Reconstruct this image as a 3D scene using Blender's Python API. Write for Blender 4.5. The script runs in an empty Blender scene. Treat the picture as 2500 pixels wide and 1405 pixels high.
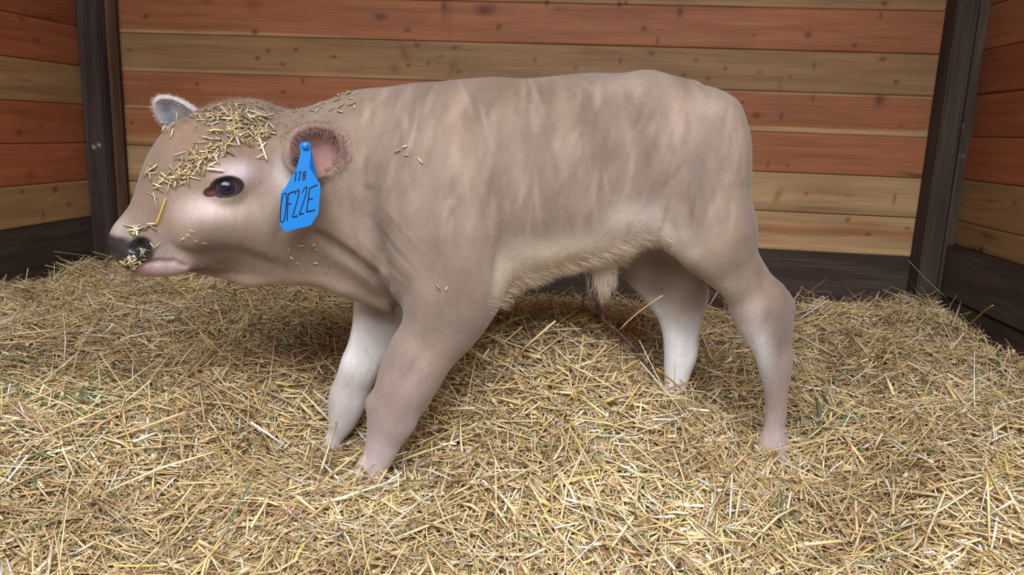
import bpy, bmesh, math
import numpy as np
from mathutils import Vector, Matrix
from mathutils.bvhtree import BVHTree

rng = np.random.default_rng(7)
SC = bpy.context.scene
COL = SC.collection

# ------------------------------------------------------------------ camera, light, exposure
W_PX, H_PX, F_PX = 2500, 1405, 1866.8
CAM = np.array([0.0, 0.0, 0.80])
YAW, PITCH, ROLL = -0.1019, 0.2008, -0.0382


def cam_axes():
    cy, sy, cp, sp = math.cos(YAW), math.sin(YAW), math.cos(PITCH), math.sin(PITCH)
    f = np.array([sy * cp, cy * cp, -sp])
    r = np.array([cy, -sy, 0.0])
    d = np.cross(f, r)
    cr, sr = math.cos(ROLL), math.sin(ROLL)
    return cr * r + sr * d, -sr * r + cr * d, f


AX_R, AX_D, AX_F = cam_axes()
cam_data = bpy.data.cameras.new('camera')
cam_data.sensor_width = 36.0
cam_data.lens = 36.0 * F_PX / W_PX
cam_data.clip_start = 0.02
cam = bpy.data.objects.new('camera', cam_data)
COL.objects.link(cam)
cam.matrix_world = Matrix(((AX_R[0], -AX_D[0], -AX_F[0], CAM[0]),
                           (AX_R[1], -AX_D[1], -AX_F[1], CAM[1]),
                           (AX_R[2], -AX_D[2], -AX_F[2], CAM[2]), (0, 0, 0, 1)))
SC.camera = cam

SC.view_settings.view_transform = 'Standard'
SC.view_settings.look = 'None'
SC.view_settings.gamma = 1.0
SC.view_settings.use_curve_mapping = False
SC.view_settings.exposure = 0.0

world = bpy.data.worlds.new('daylight')
SC.world = world
world.use_nodes = True
wb = world.node_tree.nodes['Background']
wb.inputs['Color'].default_value = (0.86, 0.93, 1.0, 1)
wb.inputs['Strength'].default_value = 0.55


def area_light(name, loc, target, sx, sy, power, color):
    L = bpy.data.lights.new(name, 'AREA')
    L.shape = 'RECTANGLE'
    L.size, L.size_y, L.energy, L.color = sx, sy, power, color
    o = bpy.data.objects.new(name, L)
    COL.objects.link(o)
    o.location = loc
    o.rotation_euler = (Vector(target) - Vector(loc)).to_track_quat('-Z', 'Y').to_euler()
    return o


# daylight that falls in through the open front of the stall, behind and above the camera
area_light('open_front_daylight', (0.25, -0.25, 2.45), (0.1, 1.25, 0.0), 3.1, 1.7, 188.0, (1.0, 0.985, 0.97))


# ------------------------------------------------------------------ pixel helpers
def ray(px, py):
    return AX_R * ((px - W_PX / 2) / F_PX) + AX_D * ((py - H_PX / 2) / F_PX) + AX_F


def at_depth(px, py, Y):
    d = ray(px, py)
    return CAM + d * (Y - CAM[1]) / d[1]


def on_plane(px, py, p0, n):
    d = ray(px, py)
    t = np.dot(np.asarray(p0) - CAM, n) / np.dot(d, n)
    return CAM + d * t, t / F_PX          # the point and metres per pixel there


def project(P):
    q = np.asarray(P) - CAM
    z = q @ AX_F
    return W_PX / 2 + F_PX * (q @ AX_R) / z, H_PX / 2 + F_PX * (q @ AX_D) / z


def srgb(r, g, b):
    c = np.array([r, g, b]) / 255.0
    return np.where(c <= 0.04045, c / 12.92, ((c + 0.055) / 1.055) ** 2.4)


# ------------------------------------------------------------------ object helpers
def tag(o, label=None, cat=None, group=None, kind=None):
    if label: o['label'] = label
    if cat: o['category'] = cat
    if group: o['group'] = group
    if kind: o['kind'] = kind
    return o


def mesh_obj(name, verts, faces, mats, parent=None, colors=None, smooth=False, fmat=None):
    me = bpy.data.meshes.new(name)
    verts = np.asarray(verts, dtype=np.float32)
    if isinstance(faces, np.ndarray):
        nf, k = faces.shape
        me.vertices.add(len(verts)); me.vertices.foreach_set('co', verts.ravel())
        me.loops.add(nf * k); me.loops.foreach_set('vertex_index', faces.astype(np.int32).ravel())
        me.polygons.add(nf); me.polygons.foreach_set('loop_start', np.arange(0, nf * k, k, dtype=np.int32))
        me.update(calc_edges=True)
    else:
        me.from_pydata([tuple(v) for v in verts], [], faces)
    if colors is not None:
        a = me.color_attributes.new('tone', 'FLOAT_COLOR', 'POINT')
        c = np.ones((len(verts), 4), dtype=np.float32); c[:, :3] = colors
        a.data.foreach_set('color', c.ravel())
    for m in (mats if isinstance(mats, (list, tuple)) else [mats]):
        me.materials.append(m)
    if fmat is not None:
        me.polygons.foreach_set('material_index', np.asarray(fmat, dtype=np.int32))
    if smooth:
        me.polygons.foreach_set('use_smooth', np.ones(len(me.polygons), dtype=bool))
    me.validate()
    o = bpy.data.objects.new(name, me)
    COL.objects.link(o)
    if parent: o.parent = parent
    return o


def smooth_noise(P, scale, seed):
    """cheap value noise from a few random sine waves, -1..1"""
    r = np.random.default_rng(seed)
    out = np.zeros(len(P))
    for i in range(7):
        k = r.normal(size=P.shape[1]); k *= scale * r.uniform(0.6, 1.7) / np.linalg.norm(k)
        out += np.sin(P @ k + r.uniform(0, 6.28))
    return out / 3.2


# ------------------------------------------------------------------ materials
def new_mat(name, rough=0.7, spec=0.3):
    m = bpy.data.materials.new(name); m.use_nodes = True
    nt = m.node_tree
    b = nt.nodes['Principled BSDF']
    b.inputs['Roughness'].default_value = rough
    b.inputs['Specular IOR Level'].default_value = spec
    return m, nt, b


def node(nt, kind, **kw):
    n = nt.nodes.new(kind)
    for k, v in kw.items():
        if k.startswith('i_'): n.inputs[k[2:]].default_value = v
        else: setattr(n, k, v)
    return n


def mixc(nt, blend, fac, a, b):
    n = node(nt, 'ShaderNodeMix', data_type='RGBA', blend_type=blend)
    for s, v in ((n.inputs[0], fac), (n.inputs[6], a), (n.inputs[7], b)):
        if hasattr(v, 'links') or hasattr(v, 'is_linked'): nt.links.new(v, s)
        else: s.default_value = v if not isinstance(v, tuple) else (*v, 1)[:4]
    return n.outputs[2]


def ramp(nt, src, p0, p1, c0=(0, 0, 0, 1), c1=(1, 1, 1, 1)):
    r = node(nt, 'ShaderNodeValToRGB')
    r.color_ramp.elements[0].position, r.color_ramp.elements[1].position = p0, p1
    r.color_ramp.elements[0].color, r.color_ramp.elements[1].color = c0, c1
    nt.links.new(src, r.inputs[0])
    return r.outputs[0]


def wood_mat(name, along, rough=0.55, grain=0.35, spec=0.3):
    """wood whose grain runs along one axis ('x', 'y' or 'z'); base tone from the colour attribute"""
    m, nt, b = new_mat(name, rough, spec)
    att = node(nt, 'ShaderNodeAttribute', attribute_name='tone')
    tc = node(nt, 'ShaderNodeTexCoord')
    sc = {'x': (0.9, 14, 14), 'y': (14, 0.9, 14), 'z': (14, 14, 0.9)}[along]
    mp = node(nt, 'ShaderNodeMapping'); mp.inputs['Scale'].default_value = sc
    nt.links.new(tc.outputs['Object'], mp.inputs[0])
    n1 = node(nt, 'ShaderNodeTexNoise', i_Scale=2.2, i_Detail=5.0, i_Roughness=0.6, i_Distortion=0.6)
    nt.links.new(mp.outputs[0], n1.inputs['Vector'])
    mp2 = node(nt, 'ShaderNodeMapping'); mp2.inputs['Scale'].default_value = tuple(v * (5 if v > 5 else 2.5) for v in sc)
    nt.links.new(tc.outputs['Object'], mp2.inputs[0])
    n2 = node(nt, 'ShaderNodeTexNoise', i_Scale=2.5, i_Detail=4.0, i_Roughness=0.65)
    nt.links.new(mp2.outputs[0], n2.inputs['Vector'])
    n3 = node(nt, 'ShaderNodeTexNoise', i_Scale=2.6, i_Detail=2.0)
    nt.links.new(tc.outputs['Object'], n3.inputs['Vector'])
    c = mixc(nt, 'MULTIPLY', grain, att.outputs['Color'], ramp(nt, n1.outputs['Fac'], 0.36, 0.62, (0.5, 0.42, 0.36, 1), (1.25, 1.22, 1.2, 1)))
    c = mixc(nt, 'MULTIPLY', grain * 0.9, c, ramp(nt, n2.outputs['Fac'], 0.35, 0.6, (0.62, 0.58, 0.55, 1), (1.12, 1.12, 1.1, 1)))
    c = mixc(nt, 'MULTIPLY', 0.35, c, ramp(nt, n3.outputs['Fac'], 0.35, 0.7, (0.75, 0.68, 0.62, 1), (1.15, 1.15, 1.12, 1)))
    nt.links.new(c, b.inputs['Base Color'])
    bp = node(nt, 'ShaderNodeBump', i_Strength=0.25, i_Distance=0.002)
    nt.links.new(n2.outputs['Fac'], bp.inputs['Height'])
    nt.links.new(bp.outputs[0], b.inputs['Normal'])
    return m


M_wood_x = wood_mat('cedar_boards_back', 'x')
M_wood_y = wood_mat('cedar_boards_side', 'y')
M_dark_x = wood_mat('weathered_timber_x', 'x', 0.8, 0.6, 0.15)
M_dark_y = wood_mat('weathered_timber_y', 'y', 0.8, 0.6, 0.15)
M_dark_z = wood_mat('weathered_timber_z', 'z', 0.75, 0.6, 0.2)

m, nt, b = new_mat('stall_floor', 0.95, 0.1)
nz = node(nt, 'ShaderNodeTexNoise', i_Scale=6.0, i_Detail=6.0)
nt.links.new(ramp(nt, nz.outputs['Fac'], 0.3, 0.7, (*srgb(70, 58, 45), 1), (*srgb(115, 98, 76), 1)), b.inputs['Base Color'])
M_floor = m
m, nt, b = new_mat('roof_boards', 0.9, 0.1)
nz = node(nt, 'ShaderNodeTexNoise', i_Scale=3.0, i_Detail=6.0)
nt.links.new(ramp(nt, nz.outputs['Fac'], 0.3, 0.7, (*srgb(92, 66, 48), 1), (*srgb(125, 92, 68), 1)), b.inputs['Base Color'])
M_roof = m

# ------------------------------------------------------------------ room
XL, XR, YB, YF, ZT = -1.921, 1.240, 2.857, -0.9, 2.22
PW = 0.14
Z_BACK, Z_LEFT, Z_RIGHT = 0.80 + 0.4538, 0.80 + 0.1794, 0.80 + 0.3188     # one board joint on each wall


def plank_wall(name, axis, fixed, inward, a0, a1, z_joint, z_lo, z_hi, tones, mat, marks=(), step=0.006, seed=0):
    """boards with bevelled edges; marks = (along, z, half_along, half_z, tone, strength[, tilt])"""
    r = np.random.default_rng(seed)
    V, Fq, C = [], [], []
    k0 = int(math.floor((z_lo - z_joint) / PW)); k1 = int(math.ceil((z_hi - z_joint) / PW))
    base = 0
    n_a = int((a1 - a0) / step) + 1
    al = np.linspace(a0, a1, n_a)
    for k in range(k0, k1):
        zl, zh = max(z_joint + k * PW, z_lo), min(z_joint + (k + 1) * PW, z_hi)
        if zh - zl < 0.012: continue
        n_z = max(3, int((zh - zl) / step))
        zi = np.concatenate([[zl, zl + 0.0005, zl + 0.0035], np.linspace(zl + 0.004, zh - 0.004, n_z), [zh - 0.0035, zh - 0.0005, zh]])
        dep = np.zeros(len(zi)); dep[[0, -1]] = 0.012; dep[[1, -2]] = 0.0028; dep[[2, -3]] = 0.0002
        A, Z = np.meshgrid(al, zi)
        bow = r.normal(0, 0.0012) + 0.0009 * np.sin(A * r.uniform(1, 2.5) + r.uniform(0, 6))
        D = dep[:, None] + bow
        tone = tones(k, A, Z, zl, zh, r)
        if axis == 'x': P = np.stack([A, fixed + inward * -D, Z], -1)
        else: P = np.stack([fixed + inward * -D, A, Z], -1)
        for mk in marks:
            ma, mz, ha, hz, mt, ms = mk[:6]
            if mz < zl - 0.002 or mz > zh + 0.002: continue
            th = mk[6] if len(mk) > 6 else 0.0
            da, dz = A - ma, Z - mz
            ca, sa = math.cos(th), math.sin(th)
            q = ((da * ca + dz * sa) / ha) ** 2 + ((-da * sa + dz * ca) / hz) ** 2
            wgt = ms * np.exp(-q * 1.3)
            tone = tone * (1 - wgt[..., None]) + np.asarray(mt) * wgt[..., None]
        V.append(P.reshape(-1, 3)); C.append(tone.reshape(-1, 3))
        nz_, na_ = A.shape
        i = np.arange((nz_ - 1) * na_).reshape(nz_ - 1, na_)[:, :-1].ravel() + base
        q = np.stack([i, i + 1, i + na_ + 1, i + na_], -1)
        if (axis == 'x') == (inward > 0): q = q[:, ::-1]
        Fq.append(q); base += nz_ * na_
    o = mesh_obj(name, np.concatenate(V), np.concatenate(Fq), mat, colors=np.concatenate(C), smooth=False)
    return tag(o, kind='structure')


ORANGE, TAN, PALE, RED = srgb(162, 106, 74), srgb(152, 121, 86), srgb(186, 156, 118), srgb(148, 88, 60)
KNOT, STAIN = srgb(88, 46, 28), srgb(120, 66, 42)


def band(Z, lo, hi, soft=0.004):
    return np.clip((Z - lo) / soft, 0, 1) * np.clip((hi - Z) / soft, 0, 1)


def lerp(a, b_, w):
    w = w[..., None]
    return a * (1 - w) + np.asarray(b_) * w


back_tones = {1: TAN * 1.06, 0: TAN * 1.0, -1: ORANGE, -2: TAN * 0.98, -3: ORANGE * 0.97, -4: ORANGE * 1.02, -5: PALE * 0.92, -6: PALE * 0.98}


def tones_back(k, A, Z, zl, zh, r):
    t = back_tones.get(k, ORANGE)
    out = np.ones(A.shape + (3,)) * t
    wav = 0.004 * np.sin(A * 2.1 + k) + 0.002 * np.sin(A * 7 + 2 * k)
    if k in (-1, -2): out = lerp(out, PALE, 0.75 * band(Z, zl - 0.01, zl + 0.013 + wav) * np.clip((-0.5 - A) * 2, 0, 1))
    if k == -3:
        out = lerp(out, PALE * 0.95, 0.8 * band(Z, zl - .01, zl + 0.016 + wav) * np.clip((-0.9 - A) * 3, 0, 1))
        out = lerp(out, PALE, 0.95 * band(Z, zl - .01, zl + 0.024 + wav * .5) * np.clip((A + .1) * 3, 0, 1))
        out = lerp(out, PALE * 0.9, 0.8 * band(Z, zh - .010, zh + .01) * np.clip((A - .3) * 3, 0, 1))
    if k == -4: out = lerp(out, PALE * 0.9, 0.55 * np.clip((-1.2 - A) * 3, 0, 1) * band(Z, zl, zl + 0.05 + wav, .02))
    if k == -5:
        out = lerp(out, srgb(205, 170, 128), 0.6 * band(Z, zl + 0.03 + wav, zl + 0.075 + wav, .015))
        out = lerp(out, TAN, 0.5 * band(Z, zl - .01, zl + 0.028 + wav, .01))
    if k == -6:
        out = lerp(out, ORANGE * 1.06, 0.75 * band(Z, zl + 0.055 + wav, zl + 0.095 + wav, .012))
        out = lerp(out, srgb(214, 176, 128), 0.85 * band(Z, zl - 0.01, zl + 0.022 + wav * .6))
    if k == 0: out = lerp(out, PALE, 0.5 * band(Z, zl - .01, zl + .012 + wav) * np.clip((A + .2) * 3, 0, 1) * np.clip((.7 - A) * 3, 0, 1))
    fine = np.sin(Z * 900 + 5 * np.sin(A * 1.3 + k) + A * 3) * 0.025
    return out * (1 + fine[..., None])


def wall_px(pts, Y=YB):
    out = []
    for p in pts:
        q = at_depth(p[0], p[1], Y)
        s = Y / F_PX
        th = p[6] if len(p) > 6 else 0.0
        out.append((q[0], q[2], p[2] * s, p[3] * s, p[4], p[5], th))
    return out


knots = [(356, 40, 8, 6), (622, 78, 9, 8), (930, 40, 18, 9), (995, 73, 9, 6), (1018, 110, 8, 6), (1085, 15, 8, 12), (1180, 25, 22, 14), (1218, 65, 8, 8), (655, 124, 6, 5),
         (628, 142, 7, 6), (722, 121, 6, 5), (690, 157, 7, 4), (815, 138, 9, 4), (997, 159, 5, 5), (1045, 155, 4, 4), (1110, 117, 10, 4), (1075, 137, 5, 4), (1120, 175, 6, 5),
         (738, 198, 4, 10), (316, 122, 5, 4), (1306, 146, 4, 5), (1405, 166, 6, 4), (1515, 150, 4, 8), (1590, 130, 9, 6), (1700, 148, 6, 4), (1668, 183, 7, 4), (1728, 192, 6, 5),
         (1770, 168, 5, 5), (1855, 176, 5, 4), (1930, 189, 5, 3), (1988, 162, 3, 10), (2155, 144, 10, 5), (2188, 200, 7, 6), (1335, 8, 5, 9), (1512, 10, 5, 8), (1528, 8, 4, 10), (1660, 24, 4, 9),
         (1572, 70, 8, 7), (1605, 100, 3, 10), (1840, 88, 6, 3), (1973, 85, 9, 8), (2086, 111, 7, 5), (2160, 8, 8, 7), (2150, 38, 4, 8), (1848, 282, 12, 7), (1908, 285, 4, 11), (1812, 250, 4, 5),
         (1985, 240, 3, 9), (2148, 244, 13, 16), (2200, 307, 6, 3), (1874, 403, 3, 8), (1922, 405, 3, 7), (1968, 474, 5, 4), (2072, 478, 10, 2), (2183, 485, 3, 16), (2070, 537, 7, 6),
         (2119, 573, 8, 4), (2216, 559, 6, 4), (322, 300, 5, 5), (335, 476, 4, 4), (480, 206, 6, 5), (690, 225, 8, 4)]
marks_b = [(x, y, a, b_, KNOT, 0.85) for x, y, a, b_ in knots]
marks_b += [(988, 130, 11, 26, STAIN, .55, .5), (962, 168, 16, 13, STAIN, .6), (1100, 40, 7, 60, STAIN, .4), (1105, 165, 9, 22, STAIN, .5, -.4), (1085, 30, 10, 34, STAIN, .5), (620, 10, 26, 22, STAIN, .5),
            (505, 4, 16, 8, STAIN, .6), (1200, 20, 16, 18, KNOT, .5), (1440, 125, 30, 14, STAIN, .45), (1490, 130, 26, 10, STAIN, .35), (1898, 480, 10, 26, srgb(130, 92, 54), .6, -.3), (1905, 210, 4, 26, STAIN, .55, .3),
            (2235, 428, 40, 4, srgb(60, 32, 24), .8, -.12), (2050, 474, 90, 4, srgb(150, 104, 62), .55), (1950, 552, 70, 7, srgb(206, 160, 110), .75), (2110, 548, 60, 8, srgb(168, 100, 56), .6), (1660, 33, 10, 14, KNOT, .6),
            (1365, 22, 20, 7, KNOT, .5), (1700, 60, 60, 6, srgb(150, 92, 66), .5), (1830, 62, 80, 7, srgb(190, 128, 92), .4), (2000, 75, 90, 4, STAIN, .4)]
plank_wall('wall_back', 'x', YB, -1, XL - .02, XR + .02, Z_BACK, 0.414, ZT, tones_back, M_wood_x, wall_px(marks_b), seed=3)

left_tones = {1: RED * .9, 0: RED * 1.0, -1: TAN * .95, -2: RED * 1.08, -3: RED * 1.2, -4: TAN * .98, 2: RED * .85}
right_tones = {1: ORANGE * .86, 0: ORANGE * .86, -1: RED * .84, -2: RED * .95, -3: RED * 1.02, -4: TAN * .86, -5: TAN * .78, 2: ORANGE * .8}


def tones_side(table):
    def fn(k, A, Z, zl, zh, r):
        out = np.ones(A.shape + (3,)) * table.get(k, RED)
        fine = np.sin(Z * 700 + 4 * np.sin(A * 2 + k) + A * 4) * 0.03
        if table is right_tones and k == -4:
            d = np.sqrt(((A - 2.33) * .35) ** 2 + (Z - (zl + zh) / 2) ** 2)
            fine = fine + 0.16 * np.sin(d * 420) * np.exp(-d * 14)
        if table is left_tones and k == -1:
            out = lerp(out, PALE * .85, .5 * band(Z, zl + .05, zl + .085, .02))
        return out * (1 + fine[..., None])
    return fn


def side_px(pts, X):
    out = []
    for p in pts:
        d = ray(p[0], p[1]); t = X / d[0]
        q = CAM + d * t
        s = t / F_PX
        out.append((q[1], q[2], p[2] * s * 1.8, p[3] * s, p[4], p[5], 0.0))
    return out


marks_l = [(52, 44, 6, 7, KNOT, .8), (90, 98, 8, 8, KNOT, .7), (46, 325, 6, 8, KNOT, .8), (125, 45, 20, 8, KNOT, .5), (54, 468, 4, 6, KNOT, .9), (134, 463, 6, 7, KNOT, .9), (168, 500, 5, 6, KNOT, .7),
           (76, 430, 8, 20, STAIN, .6), (104, 525, 3, 12, KNOT, .7), (60, 197, 26, 3, STAIN, .7), (100, 306, 5, 5, KNOT, .6)]
plank_wall('wall_left', 'y', XL, 1, YF, YB, Z_LEFT, 0.42, ZT, tones_side(left_tones), M_wood_y, side_px(marks_l, XL), step=0.008, seed=4)
marks_r = [(2395, 610, 9, 10, srgb(46, 26, 22), .95), (2375, 612, 12, 12, srgb(46, 26, 22), .9), (2410, 575, 25, 8, srgb(74, 40, 26), .7), (2400, 400, 18, 4, KNOT, .6), (2420, 490, 14, 6, KNOT, .4), (2478, 497, 7, 9, KNOT, .6), (2430, 145, 6, 6, KNOT, .6)]
plank_wall('wall_right', 'y', XR, -1, YF, YB, Z_RIGHT, 0.475, ZT, tones_side(right_tones), M_wood_y, side_px(marks_r, XR), step=0.008, seed=5)

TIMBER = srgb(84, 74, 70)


def board(name, lo, hi, mat, tone, bevel=0.006, kind='structure', cuts=(24, 24, 24), parent=None, seed=1, spots=()):
    bm = bmesh.new()
    bmesh.ops.create_cube(bm, size=1.0)
    lo, hi = np.array(lo), np.array(hi)
    for v in bm.verts:
        v.co = Vector((lo + hi) / 2 + np.array(v.co) * (hi - lo))
    bmesh.ops.bevel(bm, geom=bm.edges[:], offset=bevel, segments=2, affect='EDGES')
    for ax in range(3):
        n = cuts[ax]
        if n > 1:
            for i in range(1, n):
                co = [0, 0, 0]; co[ax] = lo[ax] + (hi[ax] - lo[ax]) * i / n
                no = [0, 0, 0]; no[ax] = 1
                bmesh.ops.bisect_plane(bm, geom=bm.verts[:] + bm.edges[:] + bm.faces[:], plane_co=co, plane_no=no)
    me = bpy.data.meshes.new(name); bm.to_mesh(me); bm.free()
    P = np.empty(len(me.vertices) * 3, dtype=np.float32); me.vertices.foreach_get('co', P); P = P.reshape(-1, 3)
    c = np.ones((len(P), 4), dtype=np.float32)
    c[:, :3] = tone * (1 + 0.16 * smooth_noise(P, 9.0, seed))[:, None]
    for (sx, sy, sz, rr, st) in spots:
        w = np.exp(-(((P - (sx, sy, sz)) / rr) ** 2).sum(1))
        c[:, :3] = c[:, :3] * (1 - w[:, None]) + np.array(st) * w[:, None]
    a = me.color_attributes.new('tone', 'FLOAT_COLOR', 'POINT'); a.data.foreach_set('color', c.ravel())
    me.materials.append(mat)
    o = bpy.data.objects.new(name, me); COL.objects.link(o)
    if parent: o.parent = parent
    if kind: o['kind'] = kind
    return o


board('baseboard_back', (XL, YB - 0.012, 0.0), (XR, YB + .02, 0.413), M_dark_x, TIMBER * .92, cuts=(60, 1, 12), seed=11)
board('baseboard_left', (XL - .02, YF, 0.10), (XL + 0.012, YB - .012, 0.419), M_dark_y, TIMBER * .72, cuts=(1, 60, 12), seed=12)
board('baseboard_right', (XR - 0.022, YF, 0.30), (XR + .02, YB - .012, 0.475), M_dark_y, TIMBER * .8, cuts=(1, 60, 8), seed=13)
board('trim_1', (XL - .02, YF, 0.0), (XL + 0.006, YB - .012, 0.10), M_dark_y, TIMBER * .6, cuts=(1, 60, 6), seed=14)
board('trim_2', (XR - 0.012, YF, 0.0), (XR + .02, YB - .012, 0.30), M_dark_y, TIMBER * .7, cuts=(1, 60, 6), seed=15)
mesh_obj('floor', [(XL, YF, 0), (XR, YF, 0), (XR, YB, 0), (XL, YB, 0)], [(0, 1, 2, 3)], M_floor)['kind'] = 'structure'
mesh_obj('ceiling', [(XL, .42, ZT), (XR, .42, ZT), (XR, YB, ZT), (XL, YB, ZT)], [(0, 3, 2, 1)], M_roof)['kind'] = 'structure'  # unseen partial roof; height and front edge set to shade the upper walls

# corner posts: squared timbers that carry the boards
pr = bpy.data.objects.new('corner_post', None); COL.objects.link(pr); pr.location = (1.195, 2.80, 0)
tag(pr, 'dark weathered timber post in the corner beside the straw heap and right-hand boards', 'post', kind='structure')
px_mid = 1.196
sp = []
for (x, y, r_) in ((2350, 307, .005), (2352, 382, .004), (2342, 380, .003), (2392, 3, .006)):
    q = at_depth(x, y, 2.758)
    sp.append((q[0] - 1.195, q[1] - 2.80, q[2], r_, srgb(190, 178, 168)))
board('post_half', (1.140 - 1.195, 2.758 - 2.80, 0), (px_mid - .0015 - 1.195, 2.857 - 2.80, ZT), M_dark_z, TIMBER * .80, cuts=(3, 2, 80), kind=None, parent=pr, seed=21, bevel=.005)
board('post_half', (px_mid + .0015 - 1.195, 2.762 - 2.80, 0), (1.262 - 1.195, 2.857 - 2.80, ZT), M_dark_z, TIMBER * .86, cuts=(20, 2, 240), kind=None, parent=pr, seed=22, bevel=.012, spots=sp)
pl = bpy.data.objects.new('corner_post', None); COL.objects.link(pl); pl.location = (-1.86, 2.79, 0)
tag(pl, 'dark weathered timber post behind the calf muzzle, with a narrow batten on its inner side', 'post', kind='structure')
sp = []
for (x, y, r_) in ((229, 359, .006), (242, 355, .005)):
    q = at_depth(x, y, 2.732)
    sp.append((q[0] + 1.86, q[1] - 2.79, q[2], r_, srgb(196, 190, 186)))
board('post_half', (-1.912 + 1.86, 2.732 - 2.79, 0), (-1.824 + 1.86, 2.857 - 2.79, ZT), M_dark_z, TIMBER * .78 * np.array([.95, .95, 1.06]), cuts=(16, 2, 240), kind=None, parent=pl, seed=23, bevel=.005, spots=sp)
board('batten', (-1.824 + 1.86, 2.768 - 2.79, 0), (-1.812 + 1.86, 2.822 - 2.79, ZT), M_dark_z, srgb(112, 92, 76), cuts=(1, 3, 80), kind=None, parent=pl, seed=24, bevel=.003)

# ------------------------------------------------------------------ straw bed: height field
GP, GW = [], []


def gp(px, py, Y, w=1.0): GP.append(at_depth(px, py, Y)); GW.append(w)
def gw(x, y, z, w=1.0): GP.append(np.array([x, y, z])); GW.append(w)
def gside(px, py, X):
    d = ray(px, py); GP.append(CAM + d * X / d[0]); GW.append(1.6)


for x in (-1.3, -.7, -.1, .5, 1.0): gw(x, .75, .07); gw(x, 1.1, .09)
# around the feet
for a in ((890, 1182, 1.40), (1885, 1140, 1.58), (800, 1134, 1.54), (1645, 1016, 1.74), (1690, 1010, 1.72), (1640, 1034, 1.64), (1665, 1010, 1.70), (1625, 1012, 1.70)): gp(*a, 2.6)
gp(812, 1142, 1.50, 1.8)
gp(600, 1150, 1.37); gp(1300, 1130, 1.40); gp(1600, 1090, 1.52); gp(1000, 1160, 1.42)
# the mound under the belly
gp(1400, 762, 1.76, 1.5); gp(1320, 778, 1.74); gp(1500, 800, 1.70); gp(1250, 770, 1.84); gp(1572, 845, 1.65, 1.5); gp(1540, 805, 1.68, 1.5); gp(1575, 930, 1.59, 1.2); gp(1550, 880, 1.62); gp(1180, 850, 1.72); gp(1350, 900, 1.62); gp(1480, 950, 1.58); gp(1150, 1000, 1.56); gp(1380, 1020, 1.52)
gp(1400, 800, 2.02); gp(1250, 800, 2.05); gp(1480, 830, 1.98)
# behind the legs and towards the heap on the right
gp(1620, 900, 1.85); gp(1750, 830, 2.05); gp(1780, 910, 1.85); gp(1740, 1000, 1.68); gp(1600, 800, 2.2); gp(1850, 850, 2.2)
gp(2120, 760, 2.55); gp(2200, 850, 2.15); gp(2050, 850, 2.2); gp(2290, 770, 2.45); gp(2300, 1000, 1.72); gp(2100, 1050, 1.64); gp(2480, 1100, 1.50); gp(2000, 950, 1.9); gp(2330, 880, 2.1); gp(2420, 990, 1.78)
# left part and behind the head
gp(600, 905, 1.70, 1.4); gp(450, 1000, 1.50); gp(700, 900, 1.70); gp(760, 960, 1.64); gp(560, 960, 1.58); gp(720, 815, 2.0); gp(500, 815, 1.98); gp(300, 900, 1.72); gp(200, 810, 1.93); gp(100, 980, 1.45); gp(0, 810, 1.78)
gp(250, 665, 2.55); gp(300, 720, 2.3); gp(450, 720, 2.35); gp(700, 730, 2.35); gp(900, 760, 2.3); gp(1050, 800, 2.2)
# where the straw meets the boards
for x, y in ((0, 712), (60, 700), (120, 684), (185, 650)): gside(x, y, XL)
for x, y in ((225, 634), (270, 630), (400, 660), (600, 690), (800, 705), (1000, 715), (1200, 722), (1300, 728), (1420, 735), (1600, 760), (1800, 775), (1950, 772), (2050, 762), (2130, 748), (2200, 732), (2270, 726)): gp(x, y, YB, 1.6)
for x, y in ((2345, 785), (2380, 802), (2410, 822), (2440, 856), (2480, 900)): gside(x, y, XR)
GP, GW = np.array(GP), np.array(GW)


def ground(x, y):
    x = np.atleast_1d(np.asarray(x, dtype=float)); y = np.atleast_1d(np.asarray(y, dtype=float))
    out = np.empty(len(x))
    for s in range(0, len(x), 20000):
        xs, ys = x[s:s + 20000], y[s:s + 20000]
        d2 = (xs[:, None] - GP[:, 0]) ** 2 + (ys[:, None] - GP[:, 1]) ** 2
        w = (np.exp(-d2 / (2 * .085 ** 2)) + 0.008 / (1 + d2 / .03) ** 2) * GW
        out[s:s + 20000] = (w * GP[:, 2]).sum(1) / w.sum(1)
    P = np.stack([x, y], -1)
    return np.maximum(out + 0.016 * smooth_noise(P, 13, 91) + 0.008 * smooth_noise(P, 45, 92), 0.02)


gx, gy = np.linspace(XL + .015, XR - .02, 200), np.linspace(0.6, YB - .02, 150)
GXX, GYY = np.meshgrid(gx, gy)
GZZ = ground(GXX.ravel(), GYY.ravel()).reshape(GXX.shape)


def ground_fast(x, y):
    fx = np.clip((x - gx[0]) / (gx[1] - gx[0]), 0, len(gx) - 1.001); fy = np.clip((y - gy[0]) / (gy[1] - gy[0]), 0, len(gy) - 1.001)
    i, j = fx.astype(int), fy.astype(int); a, c = fx - i, fy - j
    return (GZZ[j, i] * (1 - a) * (1 - c) + GZZ[j, i + 1] * a * (1 - c) + GZZ[j + 1, i] * (1 - a) * c + GZZ[j + 1, i + 1] * a * c)


def ground_hit(px, py):
    """where the sight line through a pixel meets the straw surface"""
    d = ray(px, py)
    t = np.linspace(.8, 3.0, 1500)
    P = CAM + t[:, None] * d
    below = P[:, 2] < ground_fast(P[:, 0], P[:, 1])
    i = np.argmax(below) if below.any() else len(t) - 1
    return P[i]


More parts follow.
